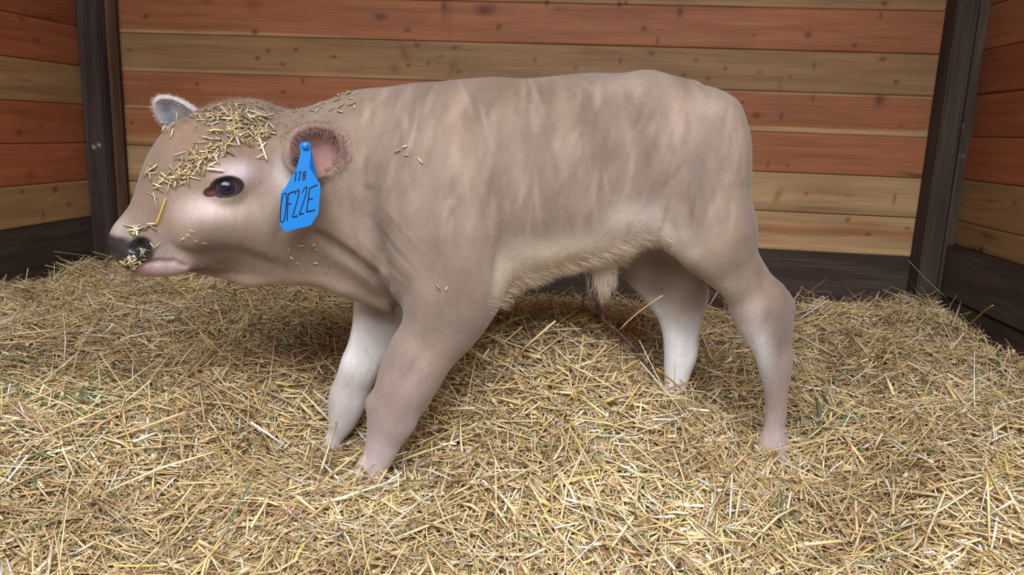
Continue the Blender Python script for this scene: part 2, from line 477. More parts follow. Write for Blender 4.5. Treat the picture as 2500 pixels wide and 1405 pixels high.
# ------------------------------------------------------------------ straw strands
STRAW = [(srgb(232, 208, 160), 26), (srgb(240, 224, 186), 20), (srgb(250, 245, 230), 13), (srgb(214, 188, 142), 18), (srgb(190, 164, 126), 12), (srgb(224, 204, 124), 5), (srgb(160, 134, 104), 5), (srgb(208, 196, 158), 9), (srgb(150, 156, 110), 1.6), (srgb(112, 140, 106), .8), (srgb(214, 182, 162), 4)]
ST_C = np.clip(np.array([c for c, _ in STRAW]) * np.array([1.12, 1.13, 1.13]), 0, .94); ST_W = np.array([w for _, w in STRAW], dtype=float); ST_W /= ST_W.sum()


def strands(P, T, N, L, Wd, bend, color, rings=4, thick=0.30):
    """flattened stalks as one vertex/face batch; P centre, T axis, N up-ish, all (n,3)"""
    n = len(P)
    B = np.cross(T, N); B /= np.linalg.norm(B, axis=1, keepdims=True)
    N = np.cross(B, T)
    t = np.linspace(-.5, .5, rings)
    ctr = P[:, None] + T[:, None] * (t[None, :, None] * L[:, None, None]) + N[:, None] * (bend[:, None] * (0.25 - t[None] ** 2) * 4)[..., None] * L[:, None, None]
    prof = np.array([(1, 0), (0, thick), (-1, 0), (0, -thick)])
    tw = np.ones(rings); tw[0] = tw[-1] = .8
    off = B[:, None, None] * (prof[None, None, :, 0] * Wd[:, None, None] * .5 * tw[None, :, None])[..., None] + N[:, None, None] * (prof[None, None, :, 1] * Wd[:, None, None] * .5 * tw[None, :, None])[..., None]
    V = (ctr[:, :, None] + off).reshape(-1, 3)
    f = []
    for r in range(rings - 1):
        for s in range(4):
            s2 = (s + 1) % 4
            f.append((r * 4 + s, r * 4 + s2, (r + 1) * 4 + s2, (r + 1) * 4 + s))
    f.append((3, 2, 1, 0)); e = (rings - 1) * 4; f.append((e, e + 1, e + 2, e + 3))
    Fq = (np.array(f)[None] + (np.arange(n) * rings * 4)[:, None, None]).reshape(-1, 4)
    C = np.repeat(color, rings * 4, axis=0)
    return V, Fq, C


m, nt, b = new_mat('straw', 0.55, 0.35)
att = node(nt, 'ShaderNodeAttribute', attribute_name='tone')
tc = node(nt, 'ShaderNodeTexCoord')
nz = node(nt, 'ShaderNodeTexNoise', i_Scale=160.0, i_Detail=3.0)
nt.links.new(tc.outputs['Object'], nz.inputs['Vector'])
nt.links.new(mixc(nt, 'MULTIPLY', 0.5, att.outputs['Color'], ramp(nt, nz.outputs['Fac'], .3, .7, (.72, .68, .6, 1), (1.15, 1.13, 1.1, 1))), b.inputs['Base Color'])
M_straw = m
m, nt, b = new_mat('straw_chaff', 0.9, 0.1)
nz = node(nt, 'ShaderNodeTexNoise', i_Scale=90.0, i_Detail=8.0, i_Roughness=.75, i_Distortion=1.0)
tc = node(nt, 'ShaderNodeTexCoord')
nt.links.new(tc.outputs['Object'], nz.inputs['Vector'])
nt.links.new(ramp(nt, nz.outputs['Fac'], .35, .66, (*srgb(150, 128, 98), 1), (*srgb(228, 206, 164), 1)), b.inputs['Base Color'])
M_chaff = m


def build_straw():
    n = 125000
    # more strands where the camera is near, fewer at the back
    x = rng.uniform(XL + .03, XR - .03, n * 3); y = 0.78 + (YB - .04 - 0.78) * rng.uniform(0, 1, n * 3) ** 1.5
    z = ground_fast(x, y)
    u, v = project(np.stack([x, y, z], -1))
    ok = (u > -180) & (u < 2680) & (v < 1600)
    out = np.nonzero(~ok)[0][:45000]
    x, y, z = (np.concatenate([a[ok][:n], a[out]]) for a in (x, y, z))
    n = len(x)
    e = .01
    nx = -(ground_fast(x + e, y) - ground_fast(x - e, y)) / (2 * e); ny = -(ground_fast(x, y + e) - ground_fast(x, y - e)) / (2 * e)
    N = np.stack([nx, ny, np.ones(n)], -1); N /= np.linalg.norm(N, axis=1, keepdims=True)
    flow = 1.2 * smooth_noise(np.stack([x, y], -1), 6, 17)
    ang = flow + rng.normal(0, .95, n)
    T = np.stack([np.cos(ang), np.sin(ang), np.zeros(n)], -1)
    T -= N * (T * N).sum(1, keepdims=True); T /= np.linalg.norm(T, axis=1, keepdims=True)
    pit = rng.normal(0, .24, n)
    up = rng.uniform(size=n) < .02
    pit[up] = rng.uniform(.4, 1.1, up.sum())
    T2 = T * np.cos(pit)[:, None] + N * np.sin(pit)[:, None]
    N2 = N * np.cos(pit)[:, None] - T * np.sin(pit)[:, None]
    roll = rng.normal(0, .6, n)
    B = np.cross(T2, N2)
    N2 = N2 * np.cos(roll)[:, None] + B * np.sin(roll)[:, None]
    L = np.clip(rng.lognormal(math.log(.040), .55, n), .012, .20)
    long_ = rng.uniform(size=n) < .035
    L[long_] = rng.uniform(.09, .22, long_.sum())
    Wd = np.clip(rng.lognormal(math.log(.0034), .45, n), .0014, .0095)
    Wd[L > .1] = np.clip(Wd[L > .1], .0028, .0062)
    L[up] = np.clip(L[up], .03, .09)
    h = rng.uniform(-.006, .012, n) + np.abs(np.sin(pit)) * L * .35
    P = np.stack([x, y, z], -1) + N * h[:, None]
    half = np.abs(T2[:, 0]) * L * .5 + .004
    P[:, 0] = np.clip(P[:, 0], XL + .02 + half, XR - .028 - half)
    P[:, 1] = np.minimum(P[:, 1], YB - .02 - np.abs(T2[:, 1]) * L * .5)
    ci = rng.choice(len(ST_C), n, p=ST_W)
    gr = np.zeros(n)
    for (gx_, gy_, rr_, st_) in [(*ground_hit(60, 950)[:2], .16, .30), (*ground_hit(220, 990)[:2], .14, .26), (*ground_hit(700, 740)[:2], .25, .16), (*ground_hit(1960, 1030)[:2], .07, .4), (*ground_hit(2150, 740)[:2], .12, .25), (*ground_hit(20, 1250)[:2], .12, .16), (*ground_hit(760, 1300)[:2], .15, .08), (*ground_hit(1900, 900)[:2], .12, .15)]:
        gr = np.maximum(gr, st_ * np.exp(-((x - gx_) ** 2 + (y - gy_) ** 2) / rr_ ** 2))
    g = rng.uniform(size=n) < gr
    ci[g] = rng.choice([8, 9], g.sum())
    # browner, darker straw lies in patches between the pale straw
    brown_w = np.clip(.5 + .9 * smooth_noise(np.stack([x, y], -1), 11, 34), 0, 1)
    for (gx_, gy_, rr_) in [(*ground_hit(720, 800)[:2], .22), (*ground_hit(1260, 770)[:2], .14), (*ground_hit(560, 1040)[:2], .12), (*ground_hit(1150, 960)[:2], .10), (*ground_hit(2100, 900)[:2], .22), (*ground_hit(150, 860)[:2], .25)]:
        brown_w = np.maximum(brown_w, 1.1 * np.exp(-((x - gx_) ** 2 + (y - gy_) ** 2) / rr_ ** 2))
    brown_w = np.clip(brown_w, 0, 1)
    sw = rng.uniform(size=n) < .55 * brown_w
    ci[sw] = rng.choice([0, 3, 4, 6, 7, 10], sw.sum(), p=[.2, .3, .22, .1, .13, .05])
    col = ST_C[ci] * rng.uniform(.8, 1.12, n)[:, None] * (1 - .16 * brown_w)[:, None]
    V, Fq, C = strands(P, T2, N2, L, Wd, rng.normal(0, .06, n), col, rings=3)
    # the chaff surface under the strands, in the same object
    hv = np.stack([GXX, GYY, GZZ - .004], -1).reshape(-1, 3)
    nyg, nxg = GXX.shape
    i = np.arange((nyg - 1) * nxg).reshape(nyg - 1, nxg)[:, :-1].ravel()
    hq = np.stack([i, i + 1, i + nxg + 1, i + nxg], -1) + len(V)
    o = mesh_obj('straw_bedding', np.concatenate([V, hv]), np.concatenate([Fq, hq]), [M_straw, M_chaff],
                 colors=np.concatenate([C, np.ones((len(hv), 3)) * .4]), fmat=np.r_[np.zeros(len(Fq)), np.ones(len(hq))])
    tag(o, 'deep bed of loose golden straw heaped over the whole stall floor', 'straw', kind='stuff')


build_straw()

# ------------------------------------------------------------------ calf
TH = math.atan(0.20)
E_U = np.array([math.cos(TH), math.sin(TH), 0.0])      # towards the rump
E_N = np.array([math.sin(TH), -math.cos(TH), 0.0])     # towards the calf's near (left) flank
E_Z = np.array([0.0, 0.0, 1.0])
O_C = np.array([-0.10, 1.58, 0.0])


def to_local(P):
    q = np.asarray(P) - O_C
    return np.stack([q @ E_U, q @ E_N, q[..., 2]], -1)


def to_world(L):
    L = np.asarray(L)
    return O_C + L[..., 0:1] * E_U + L[..., 1:2] * E_N + L[..., 2:3] * E_Z


def pv(px, py, v=0.0):
    """point of the calf (u, v, z) on the plane v = const, and metres per pixel there"""
    P, s = on_plane(px, py, O_C + v * E_N, E_N)
    return to_local(P), s


# head frame: the head is turned a little towards the camera
HB, _ = pv(600, 470, 0.03)
HBW = to_world(HB)
dv = ray(500, 460); dv = np.array([dv[0], dv[1], 0]); dv /= np.linalg.norm(dv)
prof = np.array([-dv[1], dv[0], 0.0])                   # straight across the sight line, to the left
if prof[0] > 0: prof = -prof
REL = math.radians(20)
H_F = prof * math.cos(REL) - dv * math.sin(REL)
H_L = -dv * math.cos(REL) - prof * math.sin(REL)        # out of the head's near side
h_f, h_l = np.array([H_F @ E_U, H_F @ E_N, 0]), np.array([H_L @ E_U, H_L @ E_N, 0])


def ph(px, py, lat=0.0):
    P, s = on_plane(px, py, HBW + lat * H_L, H_L)
    return to_local(P), s


def hmid(px, py, lat):
    """the point on the head's middle plane seen at px, py, moved sideways by lat"""
    p, s = ph(px, py, 0.0)
    return p + h_l * lat, s


VOX = 0.0023
LO = np.array([-0.99, -0.26, -0.02 + 0.03]); HI = np.array([0.70, 0.34, 1.02])
NG = np.ceil((HI - LO) / VOX).astype(int)
GU = (LO[0] + VOX * np.arange(NG[0])).astype(np.float32)
GV = (LO[1] + VOX * np.arange(NG[1])).astype(np.float32)
GZ = (LO[2] + VOX * np.arange(NG[2])).astype(np.float32)
SDF = np.full(NG, 0.08, dtype=np.float32)


def box(lo, hi, m):
    a = np.clip(((np.asarray(lo) - m - LO) / VOX).astype(int), 0, NG)
    b_ = np.clip(((np.asarray(hi) + m - LO) / VOX).astype(int) + 2, 0, NG)
    sl = tuple(slice(i, j) for i, j in zip(a, b_))
    return sl, GU[sl[0]][:, None, None], GV[sl[1]][None, :, None], GZ[sl[2]][None, None, :]


def smin(sl, d, k):
    a = SDF[sl]
    h = np.clip(.5 + .5 * (a - d) / k, 0, 1)
    SDF[sl] = a * (1 - h) + d * h - k * h * (1 - h)


def smax_sub(sl, d, k):
    a = SDF[sl]; d = -d
    h = np.clip(.5 - .5 * (a - d) / k, 0, 1)
    SDF[sl] = a * (1 - h) + d * h + k * h * (1 - h)


def cone(a, b_, ra, rb, flat=1.0, axis=None, k=0.03, sub=False):
    """rounded cone from a to b_; flat scales it along axis (default: the calf's width)"""
    a, b_ = np.asarray(a, float), np.asarray(b_, float)
    ax = np.array([0, 1.0, 0]) if axis is None else np.asarray(axis, float)
    R = max(ra, rb) * max(1, flat)
    sl, u, v, z = box(np.minimum(a, b_) - R, np.maximum(a, b_) + R, k + .02)
    m = (a + b_) / 2
    inv = 1.0 / flat - 1.0

    def sq(p):
        return p + ax * ((p - m) @ ax) * inv
    A, B = sq(a), sq(b_)
    du, dv_, dz = u - m[0], v - m[1], z - m[2]
    pr_ = (du * ax[0] + dv_ * ax[1] + dz * ax[2]) * inv
    U, V, Z = u + pr_ * ax[0], v + pr_ * ax[1], z + pr_ * ax[2]
    d = B - A; L2 = max(d @ d, 1e-9)
    t = np.clip(((U - A[0]) * d[0] + (V - A[1]) * d[1] + (Z - A[2]) * d[2]) / L2, 0, 1)
    r = ra + (rb - ra) * t
    dist = np.sqrt((U - A[0] - t * d[0]) ** 2 + (V - A[1] - t * d[1]) ** 2 + (Z - A[2] - t * d[2]) ** 2) - r
    dist = (dist * min(1.0, flat)).astype(np.float32)
    (smax_sub if sub else smin)(sl, dist, k)


def ellipsoid(c, rad, axes=None, k=0.03, sub=False):
    c = np.asarray(c, float); rad = np.asarray(rad, float)
    A = np.eye(3) if axes is None else np.asarray(axes, float)
    R = rad.max()
    sl, u, v, z = box(c - R, c + R, k + .02)
    q = [((u - c[0]) * A[i][0] + (v - c[1]) * A[i][1] + (z - c[2]) * A[i][2]) / rad[i] for i in range(3)]
    n = np.sqrt(q[0] ** 2 + q[1] ** 2 + q[2] ** 2) + 1e-6
    g = np.sqrt((q[0] / rad[0]) ** 2 + (q[1] / rad[1]) ** 2 + (q[2] / rad[2]) ** 2) + 1e-6
    dist = (n * (n - 1) / g).astype(np.float32)
    (smax_sub if sub else smin)(sl, dist, k)


def spline(xs, ys, x):
    """monotone-ish smooth interpolation"""
    xs, ys = np.asarray(xs, float), np.asarray(ys, float)
    h = np.diff(xs); d = np.diff(ys) / h
    mm = np.empty(len(xs)); mm[0], mm[-1] = d[0], d[-1]
    mm[1:-1] = (d[:-1] * h[1:] + d[1:] * h[:-1]) / (h[:-1] + h[1:])
    i = np.clip(np.searchsorted(xs, x) - 1, 0, len(h) - 1)
    t = np.clip((x - xs[i]) / h[i], 0, 1)
    return (ys[i] * (1 + 2 * t) * (1 - t) ** 2 + mm[i] * h[i] * t * (1 - t) ** 2 + ys[i + 1] * t * t * (3 - 2 * t) + mm[i + 1] * h[i] * t * t * (t - 1))


# --- trunk and neck: profile lofted along the body
top_px = [(600, 320), (640, 300), (700, 285), (745, 268), (800, 245), (860, 226), (905, 219), (960, 213), (1010, 205), (1100, 195), (1200, 192), (1300, 192), (1380, 182), (1450, 176), (1520, 179), (1590, 174), (1640, 186), (1700, 214), (1750, 252), (1790, 300), (1812, 350), (1824, 402)]
bot_px = [(600, 640), (640, 668), (700, 680), (770, 690), (840, 712), (900, 736), (960, 752), (1010, 745), (1100, 730), (1215, 706), (1270, 688), (1350, 652), (1420, 636), (1490, 615), (1560, 585), (1620, 570), (1700, 560), (1775, 530), (1808, 475), (1824, 412)]
T_ = np.array([pv(x, y)[0] for x, y in top_px]); B_ = np.array([pv(x, y)[0] for x, y in bot_px])
u0, u1 = max(T_[0, 0], B_[0, 0]), min(T_[-1, 0], B_[-1, 0])
sec_px = [600, 700, 800, 900, 1000, 1100, 1250, 1400, 1500, 1600, 1700, 1780, 1824]
sec_w = [.070, .078, .092, .112, .122, .128, .140, .142, .134, .128, .120, .096, .030]      # half widths
sec_t = [.10, .22, .40, .38, .25, .10, -.10, -.12, -.05, .05, .0, .0, .0]                   # wider above (+) or below (-)
sec_u = [pv(x, 450)[0][0] for x in sec_px]
uu = GU.astype(float)
zt, zb = spline(T_[:, 0], T_[:, 2], np.clip(uu, u0, u1)), spline(B_[:, 0], B_[:, 2], np.clip(uu, u0, u1))
hw, tp = spline(sec_u, sec_w, np.clip(uu, sec_u[0], sec_u[-1])), spline(sec_u, sec_t, np.clip(uu, sec_u[0], sec_u[-1]))
sl, u, v, z = box((u0, -.2, .1), (u1, .22, .98), .03)
iu = sl[0]
zc, hz = ((zt + zb) / 2)[iu][:, None, None], np.maximum((zt - zb) / 2, .01)[iu][:, None, None]
w_ = hw[iu][:, None, None]; tpv = tp[iu][:, None, None]
t = (z - zc) / hz
W_ = w_ * np.clip(1 + tpv * np.clip(t, -1.2, 1.2), .25, 2)
e = 2.25
n_ = (np.abs(t) ** e + np.abs(v / W_) ** e) ** (1 / e) + 1e-5
g_ = np.sqrt((np.abs(t) / hz) ** 2 + (np.abs(v) / W_ ** 2) ** 2) / n_ + 1e-4
d = np.clip((n_ - 1) / g_, -.1, .08)
d = np.maximum(d, np.maximum(u0 - u, u - u1))
smin(sl, d.astype(np.float32), .004)

# --- muscles of the near and far side
def both(px, py, v, rad_px, lat, k=.05, tilt=0.0):
    c, s = pv(px, py, v)
    ca, sa = math.cos(tilt), math.sin(tilt)
    A = [(ca, 0, -sa), (0, 1, 0), (sa, 0, ca)]
    ellipsoid(c, (rad_px[0] * s, lat, rad_px[1] * s), A, k)
    ellipsoid((c[0], -c[1], c[2]), (rad_px[0] * s, lat, rad_px[1] * s), A, k)


both(1010, 520, .070, (110, 170), .072, .05, .25)      # shoulder blade to point of shoulder
both(1085, 640, .078, (108, 130), .058, .05, -.2)     # upper arm
both(1700, 440, .070, (115, 185), .075, .06, .1)       # thigh
both(1745, 545, .074, (78, 120), .058, .05, -.1)      # lower thigh
both(1735, 300, .055, (76, 56), .046, .05, -.6)        # hip to pin bone
both(1560, 240, .075, (55, 45), .040, .06)             # hook bone
both(1300, 470, .062, (190, 165), .090, .06)           # barrel
both(925, 620, .042, (60, 90), .060, .045, -.5)        # point of shoulder, brisket side


def leg(rows, v0, v1, flat=.82, k0=.045):
    """rows of (y, x_left, x_right, x-axis y offset): outline of the leg in the photograph"""
    rr = np.array(rows, float)
    yy = np.linspace(rr[0, 0], rr[-1, 0], 44)
    rows = np.stack([yy, spline(rr[:, 0], rr[:, 1], yy), spline(rr[:, 0], rr[:, 2], yy)], -1)
    n = len(rows); pts = []
    for i, (y, xl, xr) in enumerate(rows):
        f = i / (n - 1); v_ = v0 + (v1 - v0) * f
        c, s = pv((xl + xr) / 2, y, v_)
        pts.append((c, (xr - xl) / 2 * s))
    global SDF
    body, SDF = SDF, np.full(NG, .08, dtype=np.float32)
    for i in range(n - 1):
        (a, ra), (b_, rb) = pts[i], pts[i + 1]
        dd = b_ - a; slope = abs(dd[2]) / max(np.hypot(dd[0], dd[2]), 1e-5)
        cone(a, b_, ra * slope, rb * slope, flat, None, .005)
    limb, SDF = SDF, body
    smin(slice(None), limb, k0)
    return pts


near_front = [(610, 1010, 1180), (660, 1000, 1200), (700, 992, 1212), (740, 990, 1206), (780, 982, 1184), (820, 962, 1156), (860, 940, 1120), (900, 924, 1090), (950, 908, 1058), (1000, 896, 1026), (1035, 896, 1006), (1075, 892, 978), (1110, 884, 962), (1140, 870, 948), (1170, 856, 934)]
near_hind = [(580, 1670, 1852), (620, 1690, 1858), (660, 1714, 1884), (700, 1745, 1908), (740, 1772, 1934), (775, 1790, 1938), (830, 1824, 1936), (880, 1848, 1938), (920, 1860, 1930), (960, 1866, 1924), (1010, 1868, 1920), (1050, 1864, 1916), (1080, 1850, 1924), (1105, 1843, 1926), (1130, 1838, 1928)]
far_front = [(690, 870, 1010), (740, 864, 1000), (790, 858, 990), (840, 846, 962), (890, 828, 932), (930, 816, 914), (970, 803, 900), (1005, 799, 884), (1040, 800, 862), (1075, 790, 838), (1105, 780, 828), (1130, 770, 822)]
far_hind = [(600, 1490, 1700), (650, 1518, 1715), (700, 1560, 1732), (745, 1596, 1722), (790, 1614, 1710), (830, 1621, 1704), (870, 1625, 1698), (910, 1624, 1684), (950, 1622, 1672), (985, 1618, 1664), (1020, 1608, 1668), (1050, 1598, 1664)]
LEG_NF = leg(near_front, .092, .100)
LEG_NH = leg(near_hind, .095, .085)
LEG_FF = leg(far_front, -.085, -.095)
LEG_FH = leg(far_hind, -.085, -.095)
# hoof tips under the straw
for pts in (LEG_NF, LEG_NH, LEG_FF, LEG_FH):
    c, r = pts[-1]
    ellipsoid(c + np.array([-.012, 0, -.028]), (.040, .027, .034), None, .012)
# point of the hock, knee caps, elbow
def bump(px, py, v, r, k=.02):
    c, s = pv(px, py, v); ellipsoid(c, (r, r * .8, r), None, k)


bump(1912, 748, .088, .024); bump(1704, 722, -.09, .021)
bump(1175, 722, .092, .030, .03); bump(1022, 985, .098, .014, .02); bump(915, 985, .098, .016, .02)
# tail hanging close against the far side of the rump
tq = [pv(x, y, v_)[0] for x, y, v_ in ((1690, 234, 0), (1745, 272, -.005), (1792, 334, -.012), (1812, 420, -.02), (1818, 520, -.025), (1816, 620, -.03))]
for a, b_, ra, rb in zip(tq[:-1], tq[1:], (.026, .022, .018, .015, .012), (.022, .018, .015, .012, .010)): cone(a, b_, ra, rb, 1, None, .02)
# sheath
c0, s = pv(1470, 610, 0); c1, _ = pv(1468, 672, 0); c2, _ = pv(1460, 702, 0)
cone(c0, c1, 52 * s, 26 * s, .8, None, .03); cone(c1, c2, 26 * s, 12 * s, .8, None, .012)
# brisket fold and dewlap in front of the chest
c0, s = pv(700, 655, .02); c1, _ = pv(850, 690, .0); c2, _ = pv(955, 735, .0)
cone(c0, c1, 26 * s, 30 * s, 1, None, .03); cone(c1, c2, 30 * s, 26 * s, 1, None, .03)

c0, s = pv(455, 655, .03); c1, _ = pv(610, 660, .03); c2, _ = pv(720, 640, .02)
cone(c0, c1, 8 * s, 36 * s, .8, None, .03); cone(c1, c2, 32 * s, 46 * s, .8, None, .03)
# --- head
HX = h_l
def hc(a, b_, ra, rb, flat=1.0, lat=0.0, k=.03, lat2=None):
    pa, s = hmid(a[0], a[1], lat); pb, s2 = hmid(b_[0], b_[1], lat if lat2 is None else lat2)
    cone(pa, pb, ra * s, rb * s2, flat, HX, k)


hc((625, 395), (500, 405), 138, 118, .78, 0, .03)       # skull
hc((520, 440), (455, 470), 112, 95, .78, 0, .03)        # forehead into face
hc((460, 470), (345, 578), 96, 62, .70, 0, .03)         # nose bridge
hc((352, 586), (334, 600), 60, 58, .80, 0, .02)         # muzzle
hc((600, 560), (400, 628), 88, 40, .70, 0, .03)         # lower jaw
hc((400, 628), (352, 636), 40, 34, .95, 0, .02)         # chin
hc((700, 480), (600, 440), 150, 130, .72, 0, .06)       # back of the head into the neck
for sd in (1, -1):
    hc((640, 540), (560, 530), 78, 62, .75, .050 * sd, .04)          # cheek
    hc((545, 418), (500, 440), 36, 26, .8, .070 * sd, .02)           # brow
    hc((520, 520), (440, 560), 44, 34, .7, .048 * sd, .03)           # cheekbone
    hc((342, 594), (336, 602), 40, 40, .7, .024 * sd, .02)           # nostril wing
    hc((380, 636), (430, 636), 26, 24, .7, .026 * sd, .02)           # lips
hc((560, 288), (610, 295), 26, 26, 1.6, 0, .035)         # poll


def eye_at(sd):
    """the eyeball sits on the side of the head where the photograph shows it"""
    c, s = hmid(548, 458, 0)
    return c + h_l * .0, s


def head_surface(px, py, step=.0015):
    """first point of the head met by the sight line through px, py"""
    d_ = ray(px, py); tt = np.arange(1.0, 2.2, step)
    P = to_local(CAM + tt[:, None] * d_)
    ix = ((P - LO) / VOX).astype(int)
    ok = ((ix >= 0) & (ix < NG)).all(1)
    val = np.full(len(tt), .1); val[ok] = SDF[ix[ok, 0], ix[ok, 1], ix[ok, 2]]
    i = np.argmax(val < 0)
    return P[i], tt[i] / F_PX


EYE, s_e = head_surface(549, 458)
dloc = np.array([ray(549, 458) @ E_U, ray(549, 458) @ E_N, ray(549, 458)[2]]); dloc /= np.linalg.norm(dloc)
EYE_N = h_l * .80 + h_f * .42 + np.array([0, 0, .12]); EYE_N /= np.linalg.norm(EYE_N)
EYE_R = .0250
EYE_C = EYE - EYE_N * (EYE_R - .0035)
# bulging lids, then the almond opening, then the ball (a separate mesh)
ellipsoid(EYE_C, (EYE_R + .007,) * 3, None, .012)
eye_w = np.cross(EYE_N, [0, 0, 1.0]); eye_w /= np.linalg.norm(eye_w)
if eye_w @ h_f < 0: eye_w = -eye_w                        # forward along the slit
rot_e = math.radians(-14)
eye_up = np.cross(eye_w, EYE_N)
if eye_up[2] < 0: eye_up = -eye_up
ew = eye_w * math.cos(rot_e) + eye_up * math.sin(rot_e); eu = eye_up * math.cos(rot_e) - eye_w * math.sin(rot_e)
cE = EYE_C + EYE_N * (EYE_R + .004)
ellipsoid(cE - ew * .0033, (.0256, .0170, .0190), [ew, eu, EYE_N], .003, True)
ellipsoid(cE + ew * .0197 - eu * .0026, (.0131, .0073, .0118), [ew, eu, EYE_N], .004, True)
# nostrils
for sd in (1, -1):
    if sd == 1:
        NOS, s_n = head_surface(347, 601)
    c = NOS if sd == 1 else NOS - h_l * 2 * ((NOS - HB) @ h_l)
    ax1 = h_f * .9 + np.array([0, 0, -.25]) ; ax1 /= np.linalg.norm(ax1)
    ax3 = h_l * sd; ax3 = ax3 - ax1 * (ax1 @ ax3); ax3 /= np.linalg.norm(ax3)
    ax2 = np.cross(ax3, ax1)
    ellipsoid(c, (.012, .0125, .017), [ax1, ax2, ax3], .006, True)
    ellipsoid(c + ax1 * .012, (.014, .0055, .012), [ax1, ax2, ax3], .006, True)
# mouth line
mp_ = [(318, 652), (345, 645), (385, 640), (425, 640), (455, 652)]
mouth = [head_surface(x, y)[0] for x, y in mp_]
for a, b_ in zip(mouth[:-1], mouth[1:]):
    cone(a, b_, .0035, .0030, 1, None, .006, True)
# deep folds of the brisket and shoulder skin
for path, r_, k_ in (([(770, 575), (830, 615), (880, 655), (930, 705), (978, 762)], .010, .022), ([(903, 470), (908, 545), (916, 600), (938, 652)], .006, .024)):
    q = np.array(path, float); tt = np.linspace(0, len(q) - 1, 26)
    xs, ys = spline(np.arange(len(q)), q[:, 0], tt), spline(np.arange(len(q)), q[:, 1], tt)
    q = np.array([head_surface(x, y)[0] for x, y in zip(xs, ys)])
    q[1:-1] = (q[:-2] + q[1:-1] + q[2:]) / 3
    body, SDF = SDF, np.full(NG, .08, dtype=np.float32)
    rr_ = r_ * np.sin(np.linspace(.35, 2.9, 26))
    for a, b_, ra, rb in zip(q[:-1], q[1:], rr_[:-1], rr_[1:]): cone(a, b_, ra, rb, 1, None, .004)
    cut, SDF = SDF, body
    smax_sub(slice(None), cut, k_)


# ears: a leaf with a scooped-out cup
def ear(cpt, axis, face, ra, rw, rd, off, base):
    axis = axis / np.linalg.norm(axis); face = face - axis * (axis @ face); face /= np.linalg.norm(face)
    wd = np.cross(face, axis)
    cone(base, cpt - axis * ra * .45, .026, .022, 1, None, .025)
    ellipsoid(cpt, (ra, rw, rd), [axis, wd, face], .012)
    ellipsoid(cpt + face * off, (ra - .007, rw - .0065, rd), [axis, wd, face], .003, True)
    return axis, wd, face


tocam = to_local(CAM) - to_local(to_world(pv(760, 370, .12)[0])); tocam /= np.linalg.norm(tocam)
EC, s_ear = ph(766, 372, .140)
a1, _ = ph(690, 392, .140); a2, _ = ph(832, 360, .140)
EAR_AX, EAR_WD, EAR_FC = ear(EC, a2 - a1 + .02 * tocam, tocam + .25 * h_f, .056, .052, .026, .018, hmid(680, 410, .070)[0])
a1, _ = ph(488, 326, -.105); a2, _ = ph(398, 258, -.13)
FAR_C = (a1 + a2) / 2
FEAR = ear(FAR_C, a2 - a1, tocam * .9 + h_f * .5, .062, .037, .018, .014, hmid(590, 345, -.060)[0])


def polygonise():
    import openvdb
    g = openvdb.FloatGrid(.08)
    g.copyFromArray(SDF)
    P, T, Q = g.convertToPolygons(isovalue=0.0, adaptivity=0.0)
    return P * VOX + LO, np.concatenate([Q[:, ::-1]]) if len(T) == 0 else (Q[:, ::-1], T[:, ::-1])


CV, CQ = polygonise()
assert isinstance(CQ, np.ndarray)


def grad(P):
    q = (P - LO) / VOX
    i = np.clip(q.astype(int), 1, NG - 3); f = (q - i).astype(np.float32)

    def tri(o):
        j = i + o; r = 0
        for a in (0, 1):
            for b2 in (0, 1):
                for c in (0, 1):
                    w = (f[:, 0] if a else 1 - f[:, 0]) * (f[:, 1] if b2 else 1 - f[:, 1]) * (f[:, 2] if c else 1 - f[:, 2])
                    r = r + w * SDF[np.minimum(j[:, 0] + a, NG[0] - 1), np.minimum(j[:, 1] + b2, NG[1] - 1), np.minimum(j[:, 2] + c, NG[2] - 1)]
        return r
    g = np.stack([tri(np.eye(3, dtype=int)[k]) - tri(-np.eye(3, dtype=int)[k]) for k in range(3)], -1)
    return g / (np.linalg.norm(g, axis=1, keepdims=True) + 1e-9)


CN = grad(CV)
CV0 = CV.copy()


def blob(px, py, rx, ry, v=None, tilt=0.0, lat=.09):
    """soft weight on the coat around the spot seen at px, py (radii in m along the body, up, and across)"""
    c = head_surface(px, py)[0] if v is None else pv(px, py, v)[0]
    s_ = .00082
    d = CV0 - c
    ca, sa = math.cos(tilt), math.sin(tilt)
    a = d[:, 0] * ca - d[:, 2] * sa; b2 = d[:, 0] * sa + d[:, 2] * ca
    return np.exp(-((a / (rx * s_)) ** 2 + (b2 / (ry * s_)) ** 2 + (d[:, 1] / lat) ** 2))


# loose skin: soft folds over the neck, behind the shoulder and along the flank
def folds(px, py, rx, ry, wave_px, amp, seed, lean=0.0):
    w = blob(px, py, rx, ry, lat=.12)
    ph_ = (CV0[:, 0] + lean * CV0[:, 2]) / (wave_px * .00082) * 6.283 + 1.6 * smooth_noise(CV0, 14, seed)
    return w * amp * (np.sin(ph_) + .5 * np.sin(1.7 * ph_ + 1)) * (.6 + .6 * smooth_noise(CV0, 20, seed + 1))


